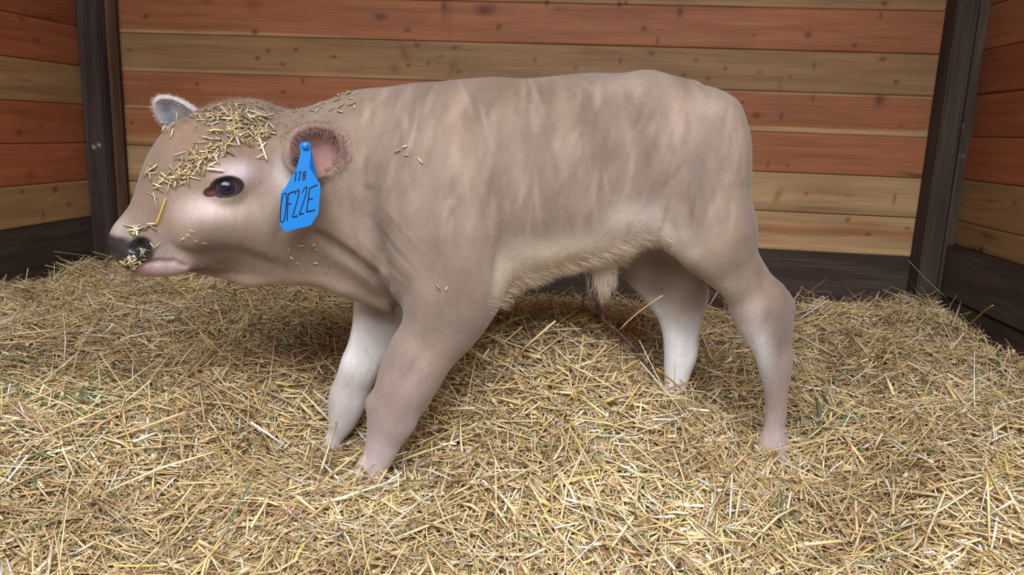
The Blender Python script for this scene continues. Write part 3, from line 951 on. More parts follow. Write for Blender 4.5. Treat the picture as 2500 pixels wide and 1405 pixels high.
disp = folds(930, 400, 70, 200, 38, .0021, 51, .1) + folds(1330, 330, 210, 150, 52, .0012, 52, -.15) + folds(950, 600, 60, 90, 40, .0012, 53, .9) + folds(1060, 300, 140, 80, 60, .0007, 54)
disp += folds(680, 560, 60, 120, 40, .0008, 55, .2)
disp += .0016 * smooth_noise(CV0, 30, 56) + .0012 * smooth_noise(CV0, 75, 57) + .0030 * smooth_noise(CV0 * np.array([1, 1, .6]), 15, 58)
head_w = blob(440, 520, 300, 260, lat=.2)
disp *= 1 - .75 * head_w
for x, y, rx, ry, amp, tl in ((930, 620, 14, 95, -.005, .32), (985, 720, 16, 50, -.008, .15), (1640, 560, 16, 70, -.004, -.5), (1872, 690, 20, 62, -.008, -.45), (1880, 780, 16, 40, -.004, 0), (1690, 330, 20, 90, -.004, .2), (620, 630, 70, 16, -.007, .45), (540, 664, 60, 12, -.006, .1), (690, 560, 16, 50, -.005, .3), (1215, 640, 14, 90, -.006, .1), (1010, 905, 14, 60, -.003, .5)):
    disp += amp * blob(x, y, rx, ry, lat=.05, tilt=tl)
CV = CV0 + CN * disp[:, None]

# --- coat colours
COAT = srgb(131, 116, 105)
CC = np.ones((len(CV), 3)) * COAT
mot = smooth_noise(CV0, 9, 61); mot2 = smooth_noise(CV0 * np.array([1, 1, .35]), 32, 62); mot3 = smooth_noise(CV0, 80, 63)
mot4 = smooth_noise(CV0 * np.array([1, .6, .22]), 58, 66) * np.clip(.5 + smooth_noise(CV0, 7, 67), 0, 1)
CC *= (1 + 0.05 * mot + .12 * mot2 + .06 * mot3 + .19 * mot4)[:, None]


def paint(w, col):
    global CC
    w = np.clip(w, 0, 1)[:, None]
    CC = CC * (1 - w) + np.asarray(col) * w


zrel = CV0[:, 2]
DARKER, PINKISH, CREAM, WHITE = srgb(108, 88, 74), srgb(170, 144, 132), srgb(210, 198, 186), srgb(236, 238, 244)
for x, y, rx, ry, st in ((1260, 220, 90, 40, .6), (1090, 215, 60, 30, .25), (1310, 330, 30, 90, .25), (1420, 270, 22, 70, .3), (1330, 240, 40, 60, .35), (1500, 280, 20, 60, .25), (1160, 290, 60, 40, .3), (900, 245, 70, 40, .45), (1240, 520, 40, 90, .25), (620, 330, 90, 60, .25), (470, 340, 60, 50, .2),
                          (1860, 660, 22, 70, .25), (1130, 690, 60, 70, .25), (1000, 880, 40, 90, .2), (790, 600, 40, 70, .3), (760, 520, 40, 60, .25)):
    paint(st * blob(x, y, rx, ry), DARKER)
for x, y, rx, ry, st in ((1680, 300, 90, 60, .45), (1500, 205, 70, 30, .35), (1740, 260, 40, 24, .6), (1700, 480, 90, 120, .3), (1080, 450, 90, 90, .3), (1030, 700, 50, 60, .35), (1320, 400, 60, 60, .2), (640, 480, 60, 70, .3)):
    paint(st * blob(x, y, rx, ry), srgb(166, 150, 142))
paint(.55 * blob(500, 340, 150, 90, lat=.2), srgb(132, 108, 88)); paint(.4 * blob(400, 500, 60, 60), srgb(136, 112, 96))
for x, y, rx, ry, st in ((1262, 660, 40, 60, .8), (1300, 650, 60, 44, .7), (1360, 622, 70, 34, .6), (1440, 596, 60, 30, .5)): paint(st * blob(x, y, rx, ry, lat=.1), srgb(196, 186, 174))
# pale belly and the fold of the flank
for x, y, rx, ry, st in ((1250, 680, 60, 34, .7), (1330, 645, 70, 30, .75), (1420, 620, 70, 32, .75), (1490, 590, 60, 44, .7), (1550, 545, 64, 48, .7), (1610, 560, 46, 26, .85), (1655, 600, 34, 26, .7), (1720, 690, 40, 50, .4), (1790, 740, 30, 40, .35)):
    paint(st * blob(x, y, rx, ry, v=.03, lat=.2), CREAM)
for x, y, rx, ry, st in ((700, 680, 90, 22, .8), (580, 690, 90, 20, .85), (830, 700, 70, 22, .5), (930, 735, 50, 24, .5)):
    paint(st * blob(x, y, rx, ry, v=.0, lat=.2), srgb(176, 152, 134))
c, _ = pv(1462, 690, 0); paint(.9 * np.exp(-(((CV0 - c) / (.045, .05, .035)) ** 2).sum(1)), CREAM)
paint(.85 * blob(1555, 545, 60, 46, lat=.1), srgb(212, 206, 202)); paint(.6 * blob(1500, 560, 50, 50, lat=.1), srgb(206, 196, 188)); paint(.6 * blob(1390, 615, 110, 26, lat=.1), srgb(214, 204, 190))
# tufts of the coat lying lighter and darker
sr = np.random.default_rng(44)
for _ in range(190):
    x, y = sr.uniform(880, 1820), sr.uniform(205, 560)
    try: bw = blob(x, y, sr.uniform(5, 12), sr.uniform(18, 55), tilt=sr.normal(.12, .25), lat=.05)
    except Exception: continue
    if sr.uniform() < .5: paint(sr.uniform(.18, .45) * bw, srgb(166, 150, 140))
    else: paint(sr.uniform(.15, .40) * bw, srgb(102, 86, 76))
# legs: paler towards the feet, white on the inner sides
leg_lo = np.clip((.52 - zrel) / .22, 0, 1)
paint(.55 * leg_lo, srgb(168, 152, 150))
paint(.85 * np.clip((.25 - zrel) / .12, 0, 1), srgb(194, 184, 190))
far = np.clip((-.03 - CV0[:, 1]) / .03, 0, 1) * np.clip((CN[:, 1] + .35) / .4, 0, 1)
paint(.95 * far * np.clip((.56 - zrel) / .05, 0, 1) * np.clip((.0 - CV0[:, 0]) * 20, 0, 1) * np.clip((zrel - .20) / .1, .35, 1), WHITE)
paint(.95 * far * np.clip((.50 - zrel) / .09, 0, 1) * np.clip((CV0[:, 0]) * 20, 0, 1), WHITE)
near_in = np.clip((CV0[:, 1] - .02) / .03, 0, 1)
paint(1.1 * blob(1838, 850, 30, 74, v=.09, tilt=-.3, lat=.1), srgb(210, 212, 220))
paint(.5 * blob(1010, 1000, 20, 60, v=.09, lat=.1), srgb(182, 170, 174))
# hooves
hoof = np.zeros(len(CV))
for pts in (LEG_NF, LEG_NH, LEG_FF, LEG_FH): hoof = np.maximum(hoof, np.clip((pts[-1][0][2] - .012 - zrel) / .01, 0, 1) * (np.hypot(CV0[:, 0] - pts[-1][0][0], CV0[:, 1] - pts[-1][0][1]) < .09))
paint(hoof, srgb(96, 84, 76))
# face
for x, y, rx, ry, st, col in ((505, 508, 58, 30, 1.1, srgb(206, 192, 192)), (590, 515, 40, 30, .5, srgb(186, 170, 160)), (580, 420, 34, 22, 1.0, srgb(194, 180, 190)), (530, 412, 20, 10, .5, srgb(184, 168, 164)),
                              (704, 432, 30, 36, 1.0, srgb(204, 196, 196)), (286, 556, 26, 22, .75, srgb(160, 152, 150)), (385, 605, 44, 26, .55, srgb(170, 158, 158)), (420, 540, 50, 34, .2, srgb(120, 98, 84)), (400, 585, 24, 14, .3, srgb(120, 100, 90)),
                              (620, 590, 60, 50, .2, DARKER), (610, 640, 90, 22, .4, srgb(108, 84, 60))):  # last entry: brown shade under the jaw, painted into the coat
    paint(st * blob(x, y, rx, ry, lat=.06), col)


def head_xy(P):
    """forward, up, sideways in the head's own frame"""
    q = P - HB
    return q @ h_f, q[:, 2], q @ h_l


hf_, hu_, hl_ = head_xy(CV0)
lip, _ = hmid(385, 650, 0); q = np.array([(lip - HB) @ h_f, lip[2] - HB[2]])
paint(.9 * np.exp(-(((hf_ - q[0]) / .050) ** 2 + ((hu_ - q[1]) / .020) ** 2)), srgb(190, 170, 176))
pk, _ = hmid(352, 664, 0); q = np.array([(pk - HB) @ h_f, pk[2] - HB[2]])
paint(.6 * np.exp(-(((hf_ - q[0]) / .016) ** 2 + ((hu_ - q[1]) / .012) ** 2)), srgb(186, 136, 138))
MUZ = srgb(38, 37, 40)
mz = np.zeros(len(CV))
for x, y, r_ in ((264, 602, .020), (282, 604, .020), (276, 618, .020), (292, 632, .018), (302, 648, .013), (300, 608, .020), (320, 606, .021), (328, 612, .018), (316, 622, .018)):
    p, _ = hmid(x, y, 0); q0, q1 = (p - HB) @ h_f, p[2] - HB[2]
    mz = np.maximum(mz, np.clip((r_ * 1.10 - np.hypot(hf_ - q0, hu_ - q1)) / .008 + .5, 0, 1))
paint(mz * .95, MUZ)
c = NOS
for cc in (NOS, NOS - h_l * 2 * ((NOS - HB) @ h_l)):
    wn = np.clip((.0185 - np.linalg.norm(CV0 - cc, axis=1)) / .006 + .2, 0, 1)
    paint(wn, srgb(14, 10, 11)); mz = mz * (1 - wn)
for a, b_ in zip(mouth[:-1], mouth[1:]):
    paint(.35 * np.exp(-(np.linalg.norm(CV0 - (a + b_) / 2, axis=1) / .008) ** 2), srgb(120, 88, 88))
# dark rims of the eyes, with the reddish inner corner
def eye_frame(sd):
    if sd == 1: return cE, ew, eu, EYE_N, EYE_C
    refl = lambda p: p - h_l * 2 * ((p - HB) @ h_l)
    rv = lambda p: p - h_l * 2 * (p @ h_l)
    return refl(cE), rv(ew), rv(eu), rv(EYE_N), refl(EYE_C)


EYES = [eye_frame(1)]
for ce, w1, u1_, n1, c1 in EYES:
    q = CV0 - ce
    a, b2, cc = q @ w1, q @ u1_, q @ n1
    a, b2 = a / .84, b2 / .86
    r1 = np.sqrt(((a + .004) / .0345) ** 2 + (b2 / .0225) ** 2); r2 = np.sqrt(((a - .027) / .019) ** 2 + ((b2 + .003) / .0105) ** 2)
    ins = np.clip((1.0 - np.minimum(r1, r2)) / .10 + .6, 0, 1) * (np.abs(cc) < .035)
    paint(ins, srgb(38, 28, 27))
    paint(.9 * np.exp(-(((a - .030) / .010) ** 2 + ((b2 + .003) / .007) ** 2)) * (np.abs(cc) < .03), srgb(104, 58, 46))
# ears: pink and dark inside, pale hair at the far ear
q = CV0 - EC
ea, eb, ec = q @ EAR_AX, q @ EAR_WD, q @ EAR_FC
inside = (np.sqrt((ea / .060) ** 2 + (eb / .055) ** 2) < 1.08) & (ec > -.03) & (ec < .06)
facing = np.clip((CN @ EAR_FC) * 2 + .2, 0, 1)
inner = inside * np.clip((1.0 - np.sqrt((ea / .055) ** 2 + (eb / .050) ** 2)) / .12, 0, 1)
paint(inner * .9, srgb(144, 110, 106))
paint(inner * .8 * np.exp(-(((ea - .002) / .035) ** 2 + ((eb * np.sign(EAR_WD[2]) - .016) / .017) ** 2)), srgb(92, 58, 60))
paint(inner * np.exp(-(((ea + .038) / .017) ** 2 + ((eb * np.sign(EAR_WD[2]) + .012) / .014) ** 2)) * 1.3, srgb(36, 16, 18))  # shade of the ear hole, painted onto the uncut cup
paint(inner * .6 * np.exp(-(((ea - .012) / .040) ** 2 + ((eb * np.sign(EAR_WD[2]) - .034) / .010) ** 2)), srgb(92, 66, 58))
q = CV0 - FAR_C
fa, fb, fc = q @ FEAR[0], q @ FEAR[1], q @ FEAR[2]
fin = (np.sqrt((fa / .072) ** 2 + (fb / .045) ** 2) < 1.05) & (fa > -.045) & (np.abs(fc) < .026) & (hl_ < -.085)
paint(fin * .85, srgb(186, 182, 184))
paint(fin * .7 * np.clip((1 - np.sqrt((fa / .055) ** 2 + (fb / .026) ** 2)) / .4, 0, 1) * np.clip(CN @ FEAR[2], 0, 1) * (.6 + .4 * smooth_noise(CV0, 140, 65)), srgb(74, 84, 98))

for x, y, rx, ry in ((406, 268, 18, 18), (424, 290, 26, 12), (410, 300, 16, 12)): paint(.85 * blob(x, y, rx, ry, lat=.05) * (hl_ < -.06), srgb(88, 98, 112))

m, nt, b = new_mat('calf_coat', 0.75, 0.18)
att = node(nt, 'ShaderNodeAttribute', attribute_name='tone')
tc = node(nt, 'ShaderNodeTexCoord')
mp = node(nt, 'ShaderNodeMapping'); mp.inputs['Scale'].default_value = (1.0, 1.0, .45)
nt.links.new(tc.outputs['Object'], mp.inputs[0])
f1 = node(nt, 'ShaderNodeTexNoise', i_Scale=420.0, i_Detail=3.0); nt.links.new(mp.outputs[0], f1.inputs['Vector'])
f2 = node(nt, 'ShaderNodeTexNoise', i_Scale=60.0, i_Detail=5.0, i_Roughness=.65, i_Distortion=.7); nt.links.new(mp.outputs[0], f2.inputs['Vector'])
c = mixc(nt, 'MULTIPLY', .5, att.outputs['Color'], ramp(nt, f1.outputs['Fac'], .3, .7, (.82, .80, .78, 1), (1.12, 1.12, 1.12, 1)))
c = mixc(nt, 'MULTIPLY', .5, c, ramp(nt, f2.outputs['Fac'], .32, .68, (.84, .81, .78, 1), (1.12, 1.12, 1.12, 1)))
nt.links.new(c, b.inputs['Base Color'])
b.inputs['Sheen Weight'].default_value = .25
b.inputs['Sheen Roughness'].default_value = .5
bp = node(nt, 'ShaderNodeBump', i_Strength=.35, i_Distance=.0012); nt.links.new(f1.outputs['Fac'], bp.inputs['Height'])
bp2 = node(nt, 'ShaderNodeBump', i_Strength=.35, i_Distance=.004); nt.links.new(f2.outputs['Fac'], bp2.inputs['Height']); nt.links.new(bp.outputs[0], bp2.inputs['Normal'])
nt.links.new(bp2.outputs[0], b.inputs['Normal'])
M_coat = m
m, nt, b = new_mat('wet_muzzle', 0.32, 0.5)
att = node(nt, 'ShaderNodeAttribute', attribute_name='tone'); nt.links.new(att.outputs['Color'], b.inputs['Base Color'])
M_muz = m

# the calf's own mesh, standing at its feet: local x towards the rump, local y away from the near flank
ORI = np.array([O_C[0], O_C[1], 0.0])


def calf_local(L):
    L = np.asarray(L)
    return np.stack([L[..., 0], -L[..., 1], L[..., 2]], -1)


calf = mesh_obj('calf', calf_local(CV), CQ[:, ::-1], [M_coat, M_muz], colors=CC, smooth=True, fmat=(mz[CQ].mean(1) > .6).astype(int))
calf.location = ORI; calf.rotation_euler = (0, 0, TH)
tag(calf, 'young fawn calf standing in the straw with a blue tag in its ear', 'calf')

# eyes
m, nt, b = new_mat('eye', 0.12, 0.25)
att = node(nt, 'ShaderNodeAttribute', attribute_name='tone'); nt.links.new(att.outputs['Color'], b.inputs['Base Color'])
b.inputs['Coat Weight'].default_value = .35; b.inputs['Coat Roughness'].default_value = .04
M_eye = m
for sd in (1,):
    ce, w1, u1_, n1, c1 = eye_frame(sd)
    nr, ns = 40, 56
    V, Fq = [], []
    for i in range(nr + 1):
        a = math.pi * .62 * i / nr
        for j in range(ns):
            t = 2 * math.pi * j / ns
            V.append(c1 + EYE_R * .985 * (n1 * math.cos(a) + math.sin(a) * (w1 * math.cos(t) + u1_ * math.sin(t))))
    for i in range(nr):
        for j in range(ns): Fq.append((i * ns + j, i * ns + (j + 1) % ns, (i + 1) * ns + (j + 1) % ns, (i + 1) * ns + j))
    V = np.array(V); q = V - c1
    a, b2 = q @ w1, q @ u1_
    a, b2 = a / .83, b2 / .83
    rp = np.sqrt(((a + .003) / .0115) ** 2 + (b2 / .0095) ** 2); ri = np.hypot(a + .003, b2)
    col = np.ones((len(V), 3)) * srgb(74, 50, 46)
    w = np.clip((.0205 - ri) / .0015, 0, 1)[:, None]; col = col * (1 - w) + srgb(40, 36, 48) * w
    w = (np.clip((.0205 - ri) / .0012, 0, 1) * np.clip((ri - .0178) / .0012, 0, 1))[:, None] * .7; col = col * (1 - w) + srgb(112, 96, 98) * w
    w = np.clip((1.1 - rp) / .25, 0, 1)[:, None]; col = col * (1 - w) + srgb(10, 12, 26) * w
    mesh_obj('eye', calf_local(V), np.array(Fq)[:, ::-1], M_eye, calf, colors=col, smooth=True)

# --- ear tag
m, nt, b = new_mat('tag_plastic', 0.38, 0.45)
b.inputs['Base Color'].default_value = (*srgb(14, 120, 206), 1)
M_tag = m
m, nt, b = new_mat('tag_ink', 0.5, 0.3)
b.inputs['Base Color'].default_value = (*srgb(8, 16, 40), 1)
M_ink = m
CALF_W = to_world(CV)
BVH = BVHTree.FromPolygons(CALF_W.tolist(), CQ.tolist())


def on_coat(px, py):
    d_ = ray(px, py); L_ = np.linalg.norm(d_)
    hit, nrm, _, dist = BVH.ray_cast(Vector(CAM), Vector(d_ / L_))
    if hit is None: return None
    nrm = np.array(nrm); nrm = nrm if nrm @ d_ < 0 else -nrm
    return np.array(hit), nrm, dist / L_


dvt = ray(730, 450); dvt = np.array([dvt[0], dvt[1], 0]); dvt /= np.linalg.norm(dvt)
n_t = -dvt * math.cos(.22) + np.array([-dvt[1], dvt[0], 0]) * math.sin(.22) * (-1)
n_t = n_t + np.array([0, 0, .10]); n_t /= np.linalg.norm(n_t)
TAG = [(731, 352), (737, 347), (752, 346), (758, 351), (759, 372), (755, 409), (781, 450), (782, 462), (777, 522), (758, 551), (696, 566), (683, 549), (686, 473), (702, 450), (724, 411), (734, 372)]
offs = []
for x, y in TAG + [(730, 480), (735, 520)]:
    h = on_coat(x, y)
    if h is not None: offs.append((np.array(h[0]) - CAM) @ n_t)
t_off = max(offs[4:] ) + .006
P_TAG = CAM + n_t * t_off
e_x = np.cross([0, 0, 1.0], n_t); e_x /= np.linalg.norm(e_x); e_y = np.cross(n_t, e_x)


def tagpt(px, py, lift=0.0):
    d_ = ray(px, py); t = ((P_TAG - CAM) @ n_t) / (d_ @ n_t)
    return CAM + d_ * t + n_t * lift


def to_calf(Wp): return calf_local(to_local(np.asarray(Wp)))


def round_poly(pts, n=3, f=.22):
    out = []
    for i in range(len(pts)):
        p0, p1, p2 = (np.array(pts[(i + k) % len(pts)], float) for k in (-1, 0, 1))
        for t in np.linspace(-f, f, n):
            out.append(tuple(p1 + (p2 - p1) * t if t > 0 else p1 + (p1 - p0) * t))
    return out


outl = round_poly(TAG)
bm = bmesh.new()
fr = [bm.verts.new(to_calf(tagpt(x, y, .0009))) for x, y in outl]
bk = [bm.verts.new(to_calf(tagpt(x, y, -.0009))) for x, y in outl]
bm.faces.new(fr); bm.faces.new(bk[::-1])
for i in range(len(fr)): bm.faces.new((fr[i], bk[i], bk[(i + 1) % len(fr)], fr[(i + 1) % len(fr)]))
bmesh.ops.triangulate(bm, faces=[f for f in bm.faces if len(f.verts) > 4])
bmesh.ops.recalc_face_normals(bm, faces=bm.faces)
me = bpy.data.meshes.new('ear_tag'); bm.to_mesh(me); bm.free(); me.materials.append(M_tag)
ear_tag = bpy.data.objects.new('ear_tag', me); COL.objects.link(ear_tag); ear_tag.parent = calf
tag(ear_tag, 'bright blue plastic ear tag marked 118 and 0F22E')


def strokes(name, lines, width, mat, parent):
    """pen strokes as thin raised ribbons on the face of the tag"""
    V, Fq = [], []
    for ln, wd in lines:
        pts = np.array([tagpt(660 + x / 4.39, 270 + y / 4.39, .0011) for x, y in ln])
        pts = np.concatenate([np.linspace(a, b_, 5)[:-1] for a, b_ in zip(pts[:-1], pts[1:])] + [pts[-1:]])
        tg = np.gradient(pts, axis=0); tg /= np.linalg.norm(tg, axis=1, keepdims=True)
        sd_ = np.cross(n_t, tg) * (wd * .5)
        b0 = len(V)
        for p, s_ in zip(pts, sd_):
            V += [p - s_ - n_t * .0003, p - s_ + n_t * .0002, p + s_ + n_t * .0002, p + s_ - n_t * .0003]
        for i in range(len(pts) - 1):
            o = b0 + 4 * i
            for k in range(4): Fq.append((o + k, o + (k + 1) % 4, o + 4 + (k + 1) % 4, o + 4 + k))
        Fq.append((b0 + 3, b0 + 2, b0 + 1, b0)); e_ = b0 + 4 * (len(pts) - 1); Fq.append((e_, e_ + 1, e_ + 2, e_ + 3))
    return mesh_obj(name, to_calf(np.array(V)), np.array(Fq), mat, parent)


w1, w2 = .0017, .0024
strokes('lettering', [
    ([(262, 672), (276, 660), (264, 762)], w1), ([(304, 664), (320, 652), (302, 758)], w1),
    ([(372, 652), (350, 660), (347, 690), (368, 702), (374, 730), (355, 748), (342, 735), (352, 705), (374, 690), (376, 660), (372, 652)], w1),
    ([(166, 886), (138, 892), (122, 940), (110, 1040), (104, 1120), (106, 1180), (122, 1202), (146, 1180), (160, 1100), (170, 1000), (174, 920), (166, 886)], w1),
    ([(192, 898), (184, 1000), (178, 1182)], w1), ([(188, 896), (225, 880), (266, 864)], w2), ([(190, 1006), (224, 1000)], w2),
    ([(258, 900), (276, 870), (300, 848), (308, 862), (296, 930), (262, 1050), (234, 1146)], w1), ([(234, 1146), (290, 1130)], w2),
    ([(340, 880), (362, 840), (384, 816), (392, 830), (380, 900), (344, 1010), (308, 1116)], w1), ([(308, 1116), (356, 1104)], w2),
    ([(420, 838), (404, 960), (388, 1088)], w1), ([(420, 838), (460, 815), (500, 798)], w2), ([(408, 955), (452, 944)], w2), ([(388, 1088), (430, 1078), (476, 1068)], w2)], w1, M_ink, ear_tag)


def tube(name, pts, rad, mat, parent=None, sides=8, local=True, col=None):
    pts = np.asarray(pts, float); n = len(pts); rad = np.broadcast_to(rad, (n,))
    tg = np.gradient(pts, axis=0); tg /= np.linalg.norm(tg, axis=1, keepdims=True)
    ref = np.array([.3, .9, .2]); V = []
    for p, t, r in zip(pts, tg, rad):
        a = np.cross(t, ref); a /= np.linalg.norm(a); b2 = np.cross(t, a)
        for k in range(sides): V.append(p + r * (a * math.cos(2 * math.pi * k / sides) + b2 * math.sin(2 * math.pi * k / sides)))
    Fq = [(i * sides + k, i * sides + (k + 1) % sides, (i + 1) * sides + (k + 1) % sides, (i + 1) * sides + k) for i in range(n - 1) for k in range(sides)]
    V = np.array(V)
    me_f = [tuple(f) for f in Fq] + [tuple(range(sides))[::-1], tuple(range((n - 1) * sides, n * sides))]
    return mesh_obj(name, to_calf(V) if local else V, me_f, mat, parent, colors=None if col is None else np.ones((len(V), 3)) * col, smooth=True)


# stud through the ear
q0 = tagpt(745, 357, .006)
h = on_coat(742, 356)
q1 = np.array(h[0]) - np.array(h[1]) * .004
dd = (q1 - q0) / np.linalg.norm(q1 - q0)
tube('stud', [q0, q0 + dd * .0015, q0 + dd * .0016, q1], [.0062, .0068, .0036, .0036], M_tag, ear_tag, 16)

# --- umbilical cord: hangs from the belly and trails down the straw heap
m, nt, b = new_mat('dried_cord', 0.6, 0.3)
nz = node(nt, 'ShaderNodeTexNoise', i_Scale=120.0, i_Detail=4.0); tc = node(nt, 'ShaderNodeTexCoord'); nt.links.new(tc.outputs['Object'], nz.inputs['Vector'])
nt.links.new(ramp(nt, nz.outputs['Fac'], .3, .7, (*srgb(40, 24, 28), 1), (*srgb(92, 64, 62), 1)), b.inputs['Base Color'])
M_cord = m
cpx = [(1444, 668), (1448, 700), (1456, 735), (1466, 765), (1478, 785), (1505, 808), (1530, 832), (1553, 858), (1574, 888), (1588, 915), (1592, 945), (1594, 978), (1597, 1006)]
cdep = [0, 0, 0, 1.635, 1.635, 1.630, 1.622, 1.612, 1.600, 1.585, 1.572, 1.562, 1.556]
cp = [to_world(pv(x, y, .005)[0]) if Y == 0 else at_depth(x, y, Y) for (x, y), Y in zip(cpx, cdep)]
cp = np.array(cp)
tt = np.linspace(0, len(cp) - 1, 90)
cord = np.stack([spline(np.arange(len(cp)), cp[:, k], tt) for k in range(3)], -1)
cord += .0012 * np.stack([smooth_noise(tt[:, None], 2, 81), smooth_noise(tt[:, None], 2, 82), smooth_noise(tt[:, None], 2, 83)], -1)
rr = np.interp(tt, [0, 2, 4, 8, 12], [.0085, .0070, .0040, .0030, .0022])
tag(tube('umbilical_cord', cord, rr, M_cord, calf, 8), 'dark dried umbilical cord')

# --- hair that stands off the coat: belly fringe, sheath tuft, ear lining, forelock
def hair_mat(name, c0, c1):
    m, nt, b = new_mat(name, 0.55, 0.3)
    inf = node(nt, 'ShaderNodeHairInfo')
    nt.links.new(ramp(nt, inf.outputs['Random'], 0.1, .9, (*c0, 1), (*c1, 1)), b.inputs['Base Color'])
    return m


def hair(name, roots, dirs, L, mat, seed, curl=.25, droop=.3, rad=.00022, pts=5):
    """roots and dirs in the calf frame"""
    r = np.random.default_rng(seed); n = len(roots)
    dirs = dirs / np.linalg.norm(dirs, axis=1, keepdims=True)
    side = r.normal(size=(n, 3)) * curl
    t = np.linspace(0, 1, pts)
    P = roots[:, None] + L[:, None, None] * (dirs[:, None] * t[None, :, None] + side[:, None] * (t ** 2)[None, :, None] * .5 + np.array([0, 0, -droop]) * (t ** 2)[None, :, None])
    cu = bpy.data.hair_curves.new(name)
    cu.add_curves([pts] * n)
    cu.attributes['position'].data.foreach_set('vector', calf_local(P).astype(np.float32).ravel())
    ra = cu.attributes.get('radius') or cu.attributes.new('radius', 'FLOAT', 'POINT')
    ra.data.foreach_set('value', np.tile(rad * np.array([1, .95, .8, .55, .15])[:pts], n).astype(np.float32))
    cu.materials.append(mat)
    o = bpy.data.objects.new(name, cu); COL.objects.link(o); o.parent = calf
    return o


hr = np.random.default_rng(5)


def pick(w, n):
    p = np.clip(w, 0, None); p = p / p.sum()
    i = hr.choice(len(CV), n, p=p)
    return CV[i] + hr.normal(0, .0012, (n, 3)), CN[i]


H_cream = hair_mat('cream_hair', srgb(196, 178, 158), srgb(236, 226, 212))
H_fawn = hair_mat('fawn_hair', srgb(112, 92, 76), srgb(160, 140, 124))
H_white = hair_mat('white_hair', srgb(160, 156, 158), srgb(216, 214, 216))
under = np.clip((-CN[:, 2] - .1) * 2, 0, 1)
wb_ = np.zeros(len(CV))
for x, y, rx, ry in ((1240, 700, 40, 26), (1300, 672, 50, 26), (1370, 648, 50, 26), (1440, 630, 50, 30), (1500, 606, 44, 30), (1550, 585, 40, 26), (1610, 575, 30, 18)):
    wb_ = np.maximum(wb_, blob(x, y, rx, ry, v=.02, lat=.07))
R_, N_ = pick(wb_ * (under + .15), 7000)
hair('belly_hair', R_, N_ * .12 + np.array([.95, 0, -.16]), hr.uniform(.014, .030, len(R_)), H_cream, 1, droop=.14, rad=.00014)
c, _ = pv(1462, 690, 0)
R_, N_ = pick(np.exp(-(((CV0 - c) / (.032, .05, .03)) ** 2).sum(1)), 900)
hair('sheath_hair', R_, N_ * .25 + np.array([.12, 0, -.8]), hr.uniform(.010, .026, len(R_)), H_cream, 2, rad=.00016)
R_, N_ = pick(inside * np.exp(-((np.sqrt((ea / .058) ** 2 + (eb / .053) ** 2) - .86) / .14) ** 2) * np.clip(CN @ EAR_FC + .2, 0, 1) * (ea > -.04), 1500)
q = R_ - EC
hair('ear_hair', R_, -np.outer(q @ EAR_AX, EAR_AX) * 6 - np.outer(q @ EAR_WD, EAR_WD) * 6 + EAR_FC * .12 + hr.normal(0, .25, R_.shape), hr.uniform(.005, .012, len(R_)), hair_mat('ear_lining', srgb(122, 88, 84), srgb(172, 148, 138)), 3)
R_, N_ = pick(np.exp(-((np.sqrt((ea / .058) ** 2 + (eb / .053) ** 2) - 1.02) / .06) ** 2) * (np.abs(ec) < .045) * (ea > -.045), 1500)
q = R_ - EC
hair('ear_rim_hair', R_, np.outer(q @ EAR_AX, EAR_AX) * 10 + np.outer(q @ EAR_WD, EAR_WD) * 10 + EAR_FC * .1 + EAR_AX * .3, hr.uniform(.002, .007, len(R_)), H_fawn, 4, rad=.00016)
R_, N_ = pick(fin * np.exp(-((np.sqrt((fa / .066) ** 2 + (fb / .040) ** 2) - .9) / .2) ** 2), 1100)
hair('far_ear_hair', R_, N_ * .5 + FEAR[0] * .7, hr.uniform(.003, .008, len(R_)), H_white, 5, rad=.00015)
poll = blob(560, 275, 110, 40, lat=.09) + .7 * blob(650, 285, 50, 30, lat=.09)
R_, N_ = pick(poll, 2200)
hair('forelock', R_, N_ * .35 + h_f * .4 + np.array([0, 0, .05]), hr.uniform(.006, .015, len(R_)), H_fawn, 6, curl=.5, rad=.00017)
R_, N_ = pick(blob(790, 640, 160, 40, v=0, lat=.1) * (under + .1) + blob(930, 690, 50, 60, lat=.06) * .6, 700)
hair('brisket_hair', R_, N_ * .10 + np.array([.8, 0, -.35]), hr.uniform(.006, .012, len(R_)), H_fawn, 7, rad=.00016)

# --- chopped straw stuck to the coat
def bits(name, regions, label, seed, cat='straw', pale=0.0, size=(.010, .034)):
    r = np.random.default_rng(seed)
    Ps, Ts, Ns, Ls, Ws, Cs = [], [], [], [], [], []
    for (x0, y0, x1, y1, spread, n) in regions:
        for _ in range(n):
            t = r.uniform(); x = x0 + (x1 - x0) * t + r.normal(0, spread); y = y0 + (y1 - y0) * t + r.normal(0, spread * .8)
            h = on_coat(x, y)
            if h is None: continue
            p, n_, _ = h
            a = r.normal(size=3); a -= n_ * (a @ n_); a /= np.linalg.norm(a)
            a = a + n_ * r.normal(0, .16); a /= np.linalg.norm(a)
            L = r.uniform(*size) * r.uniform(.6, 1.15)
            Ps.append(p + n_ * (.0022 + r.uniform(0, .0035))); Ts.append(a); Ns.append(n_ - a * (a @ n_)); Ls.append(L)
            Ws.append(r.uniform(.0013, .0042)); k = r.choice(len(ST_C) - 3, p=ST_W[:-3] / ST_W[:-3].sum())
            Cs.append((ST_C[k] * (1 - pale) + srgb(238, 226, 196) * pale) * r.uniform(.42, .92))
    N_ = np.array(Ns); N_ /= np.linalg.norm(N_, axis=1, keepdims=True)
    V, Fq, C = strands(np.array(Ps), np.array(Ts), N_, np.array(Ls), np.array(Ws), r.normal(0, .05, len(Ps)), np.array(Cs), rings=3, thick=.2)
    tag(mesh_obj(name, V, Fq, M_straw, colors=C), label, cat, kind='stuff')


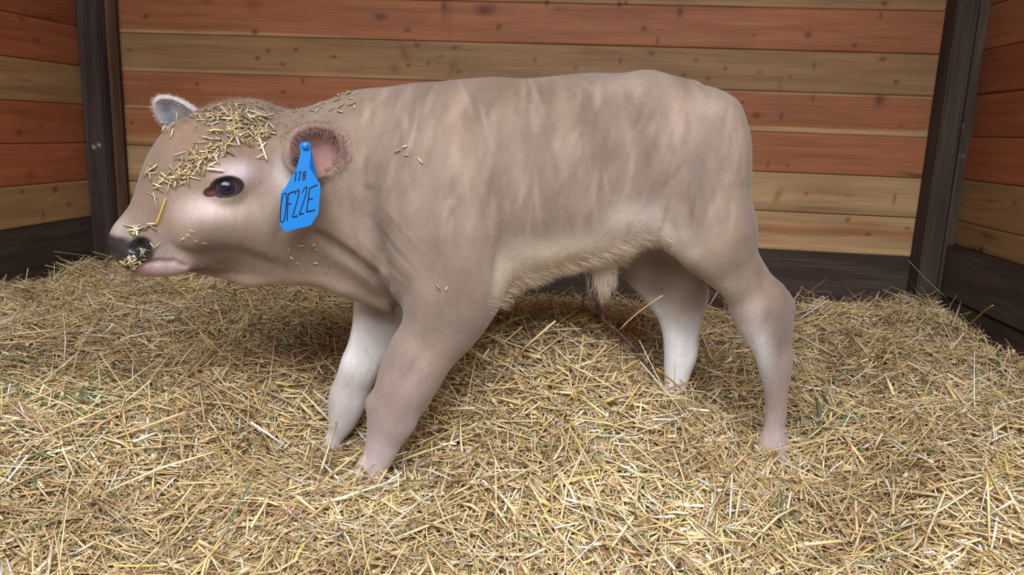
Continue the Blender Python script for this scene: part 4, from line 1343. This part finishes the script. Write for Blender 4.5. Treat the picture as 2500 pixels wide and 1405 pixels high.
bits('straw_bits', [(470, 275, 640, 285, 20, 110), (500, 262, 560, 258, 8, 26), (600, 320, 655, 330, 16, 46), (560, 290, 590, 330, 22, 50), (640, 340, 648, 390, 7, 5), (560, 345, 470, 390, 22, 46), (520, 365, 455, 420, 14, 36), (455, 425, 400, 440, 14, 34), (385, 330, 430, 300, 9, 12), (370, 400, 380, 440, 10, 6), (395, 450, 370, 480, 10, 5)],
     'chopped straw bits scattered over the crown and forehead of the calf', 11, pale=.1, size=(.007, .034))
bits('straw_bits', [(318, 556, 378, 557, 5, 13), (322, 570, 330, 562, 4, 6), (370, 598, 398, 600, 3, 2)], 'few short straw bits lying on top of the calf nose', 12, pale=.3, size=(.008, .022))
bits('straw_bits', [(296, 636, 345, 640, 6, 22), (345, 625, 352, 612, 4, 6), (325, 648, 335, 655, 4, 5)], 'small wad of straw stuck under the nostril on the dark muzzle', 13, pale=.45, size=(.008, .024))
bits('straw_bits', [(715, 275, 790, 262, 9, 16), (790, 240, 870, 224, 9, 20), (800, 260, 870, 260, 14, 8)], 'sprinkle of straw bits along the top of the calf neck', 14, pale=.3, size=(.008, .02))
bits('straw_bits', [(690, 590, 770, 640, 24, 8), (440, 560, 480, 600, 16, 5), (1060, 705, 1080, 712, 8, 2), (930, 370, 1010, 380, 30, 4)], 'few stray straw bits on the cheek, throat and shoulder of the calf', 15, pale=.3, size=(.006, .014))


def stalk(name, p0, p1, width, color, label, bend=.03, up=(0, 0, 1.0)):
    p0, p1 = np.asarray(p0, float), np.asarray(p1, float)
    d = p1 - p0; L = np.linalg.norm(d); T = d / L; up = np.asarray(up, float)
    N_ = up - T * (up @ T); N_ /= np.linalg.norm(N_)
    V, Fq, C = strands(((p0 + p1) / 2)[None], T[None], N_[None], np.array([L]), np.array([width]), np.array([bend]), np.asarray(color)[None], rings=9, thick=.6)
    return tag(mesh_obj(name, V, Fq, M_straw, colors=C), label, 'straw')


def coat_pt(x, y, lift=.003):
    p, n_, _ = on_coat(x, y); return p + n_ * lift, n_


a, n_ = coat_pt(505, 413, .006); b2, _ = coat_pt(546, 420, .006)
stalk('straw_piece', a, b2, .0045, srgb(240, 232, 214), 'short white straw piece lying just above the eye of the calf', 0, n_)
a, n_ = coat_pt(380, 551, .004); b2, _ = coat_pt(406, 484, .004)
stalk('straw_piece', a, b2, .0030, srgb(206, 186, 70), 'thin yellow straw blade lying down the bridge of the calf nose', .0, n_)
a, n_ = coat_pt(333, 558, .005); b2, _ = coat_pt(335, 576, .004)
stalk('straw_piece', a, b2, .0042, srgb(240, 232, 220), 'tiny white straw chip standing on the nose above the nostril', 0, n_)
a, n_ = coat_pt(632, 340, .005); b2, _ = coat_pt(650, 392, .005)
stalk('straw_piece', a, b2, .0045, srgb(236, 222, 196), 'pale straw piece hanging from the crown down beside the ear', 0, n_)
stalk('straw_stalk', at_depth(2219, 637, 2.70), at_depth(2312, 728, 2.66), .0045, srgb(176, 152, 104), 'long straw stalk leaning up across the foot of the post by the straw heap', -.02)
stalk('straw_stalk', at_depth(2366, 798, 2.36), at_depth(2424, 746, 2.10), .007, srgb(190, 158, 120), 'broad straw stalk poking up before the dark kickboard at right', .02)
stalk('straw_stalk', at_depth(-12, 700, 1.62), ground_hit(100, 748) + (0, 0, .012), .0060, srgb(236, 220, 180), 'long pale straw stalk rising from the bedding near the left wall', .015)
stalk('straw_stalk', at_depth(1602, 900, 1.60), ground_hit(1700, 1000) + (0, 0, .012), .0060, srgb(204, 176, 86), 'yellow straw stalk slanting down in front of the far hind leg', .015)
stalk('straw_stalk', at_depth(1618, 722, 1.58), at_depth(1512, 806, 1.62), .0050, srgb(212, 188, 118), 'bent straw stalk sticking up from the mound towards the far hind leg', .03)
stalk('straw_stalk', at_depth(1662, 996, 1.572), at_depth(1732, 1004, 1.572), .010, srgb(236, 226, 200), 'thick white straw lying flat below the far hind foot', .0)
stalk('straw_stalk', at_depth(1846, 1062, 1.525), at_depth(1882, 1114, 1.520), .0060, srgb(196, 176, 96), 'short yellow straw standing against the near hind foot', .02)
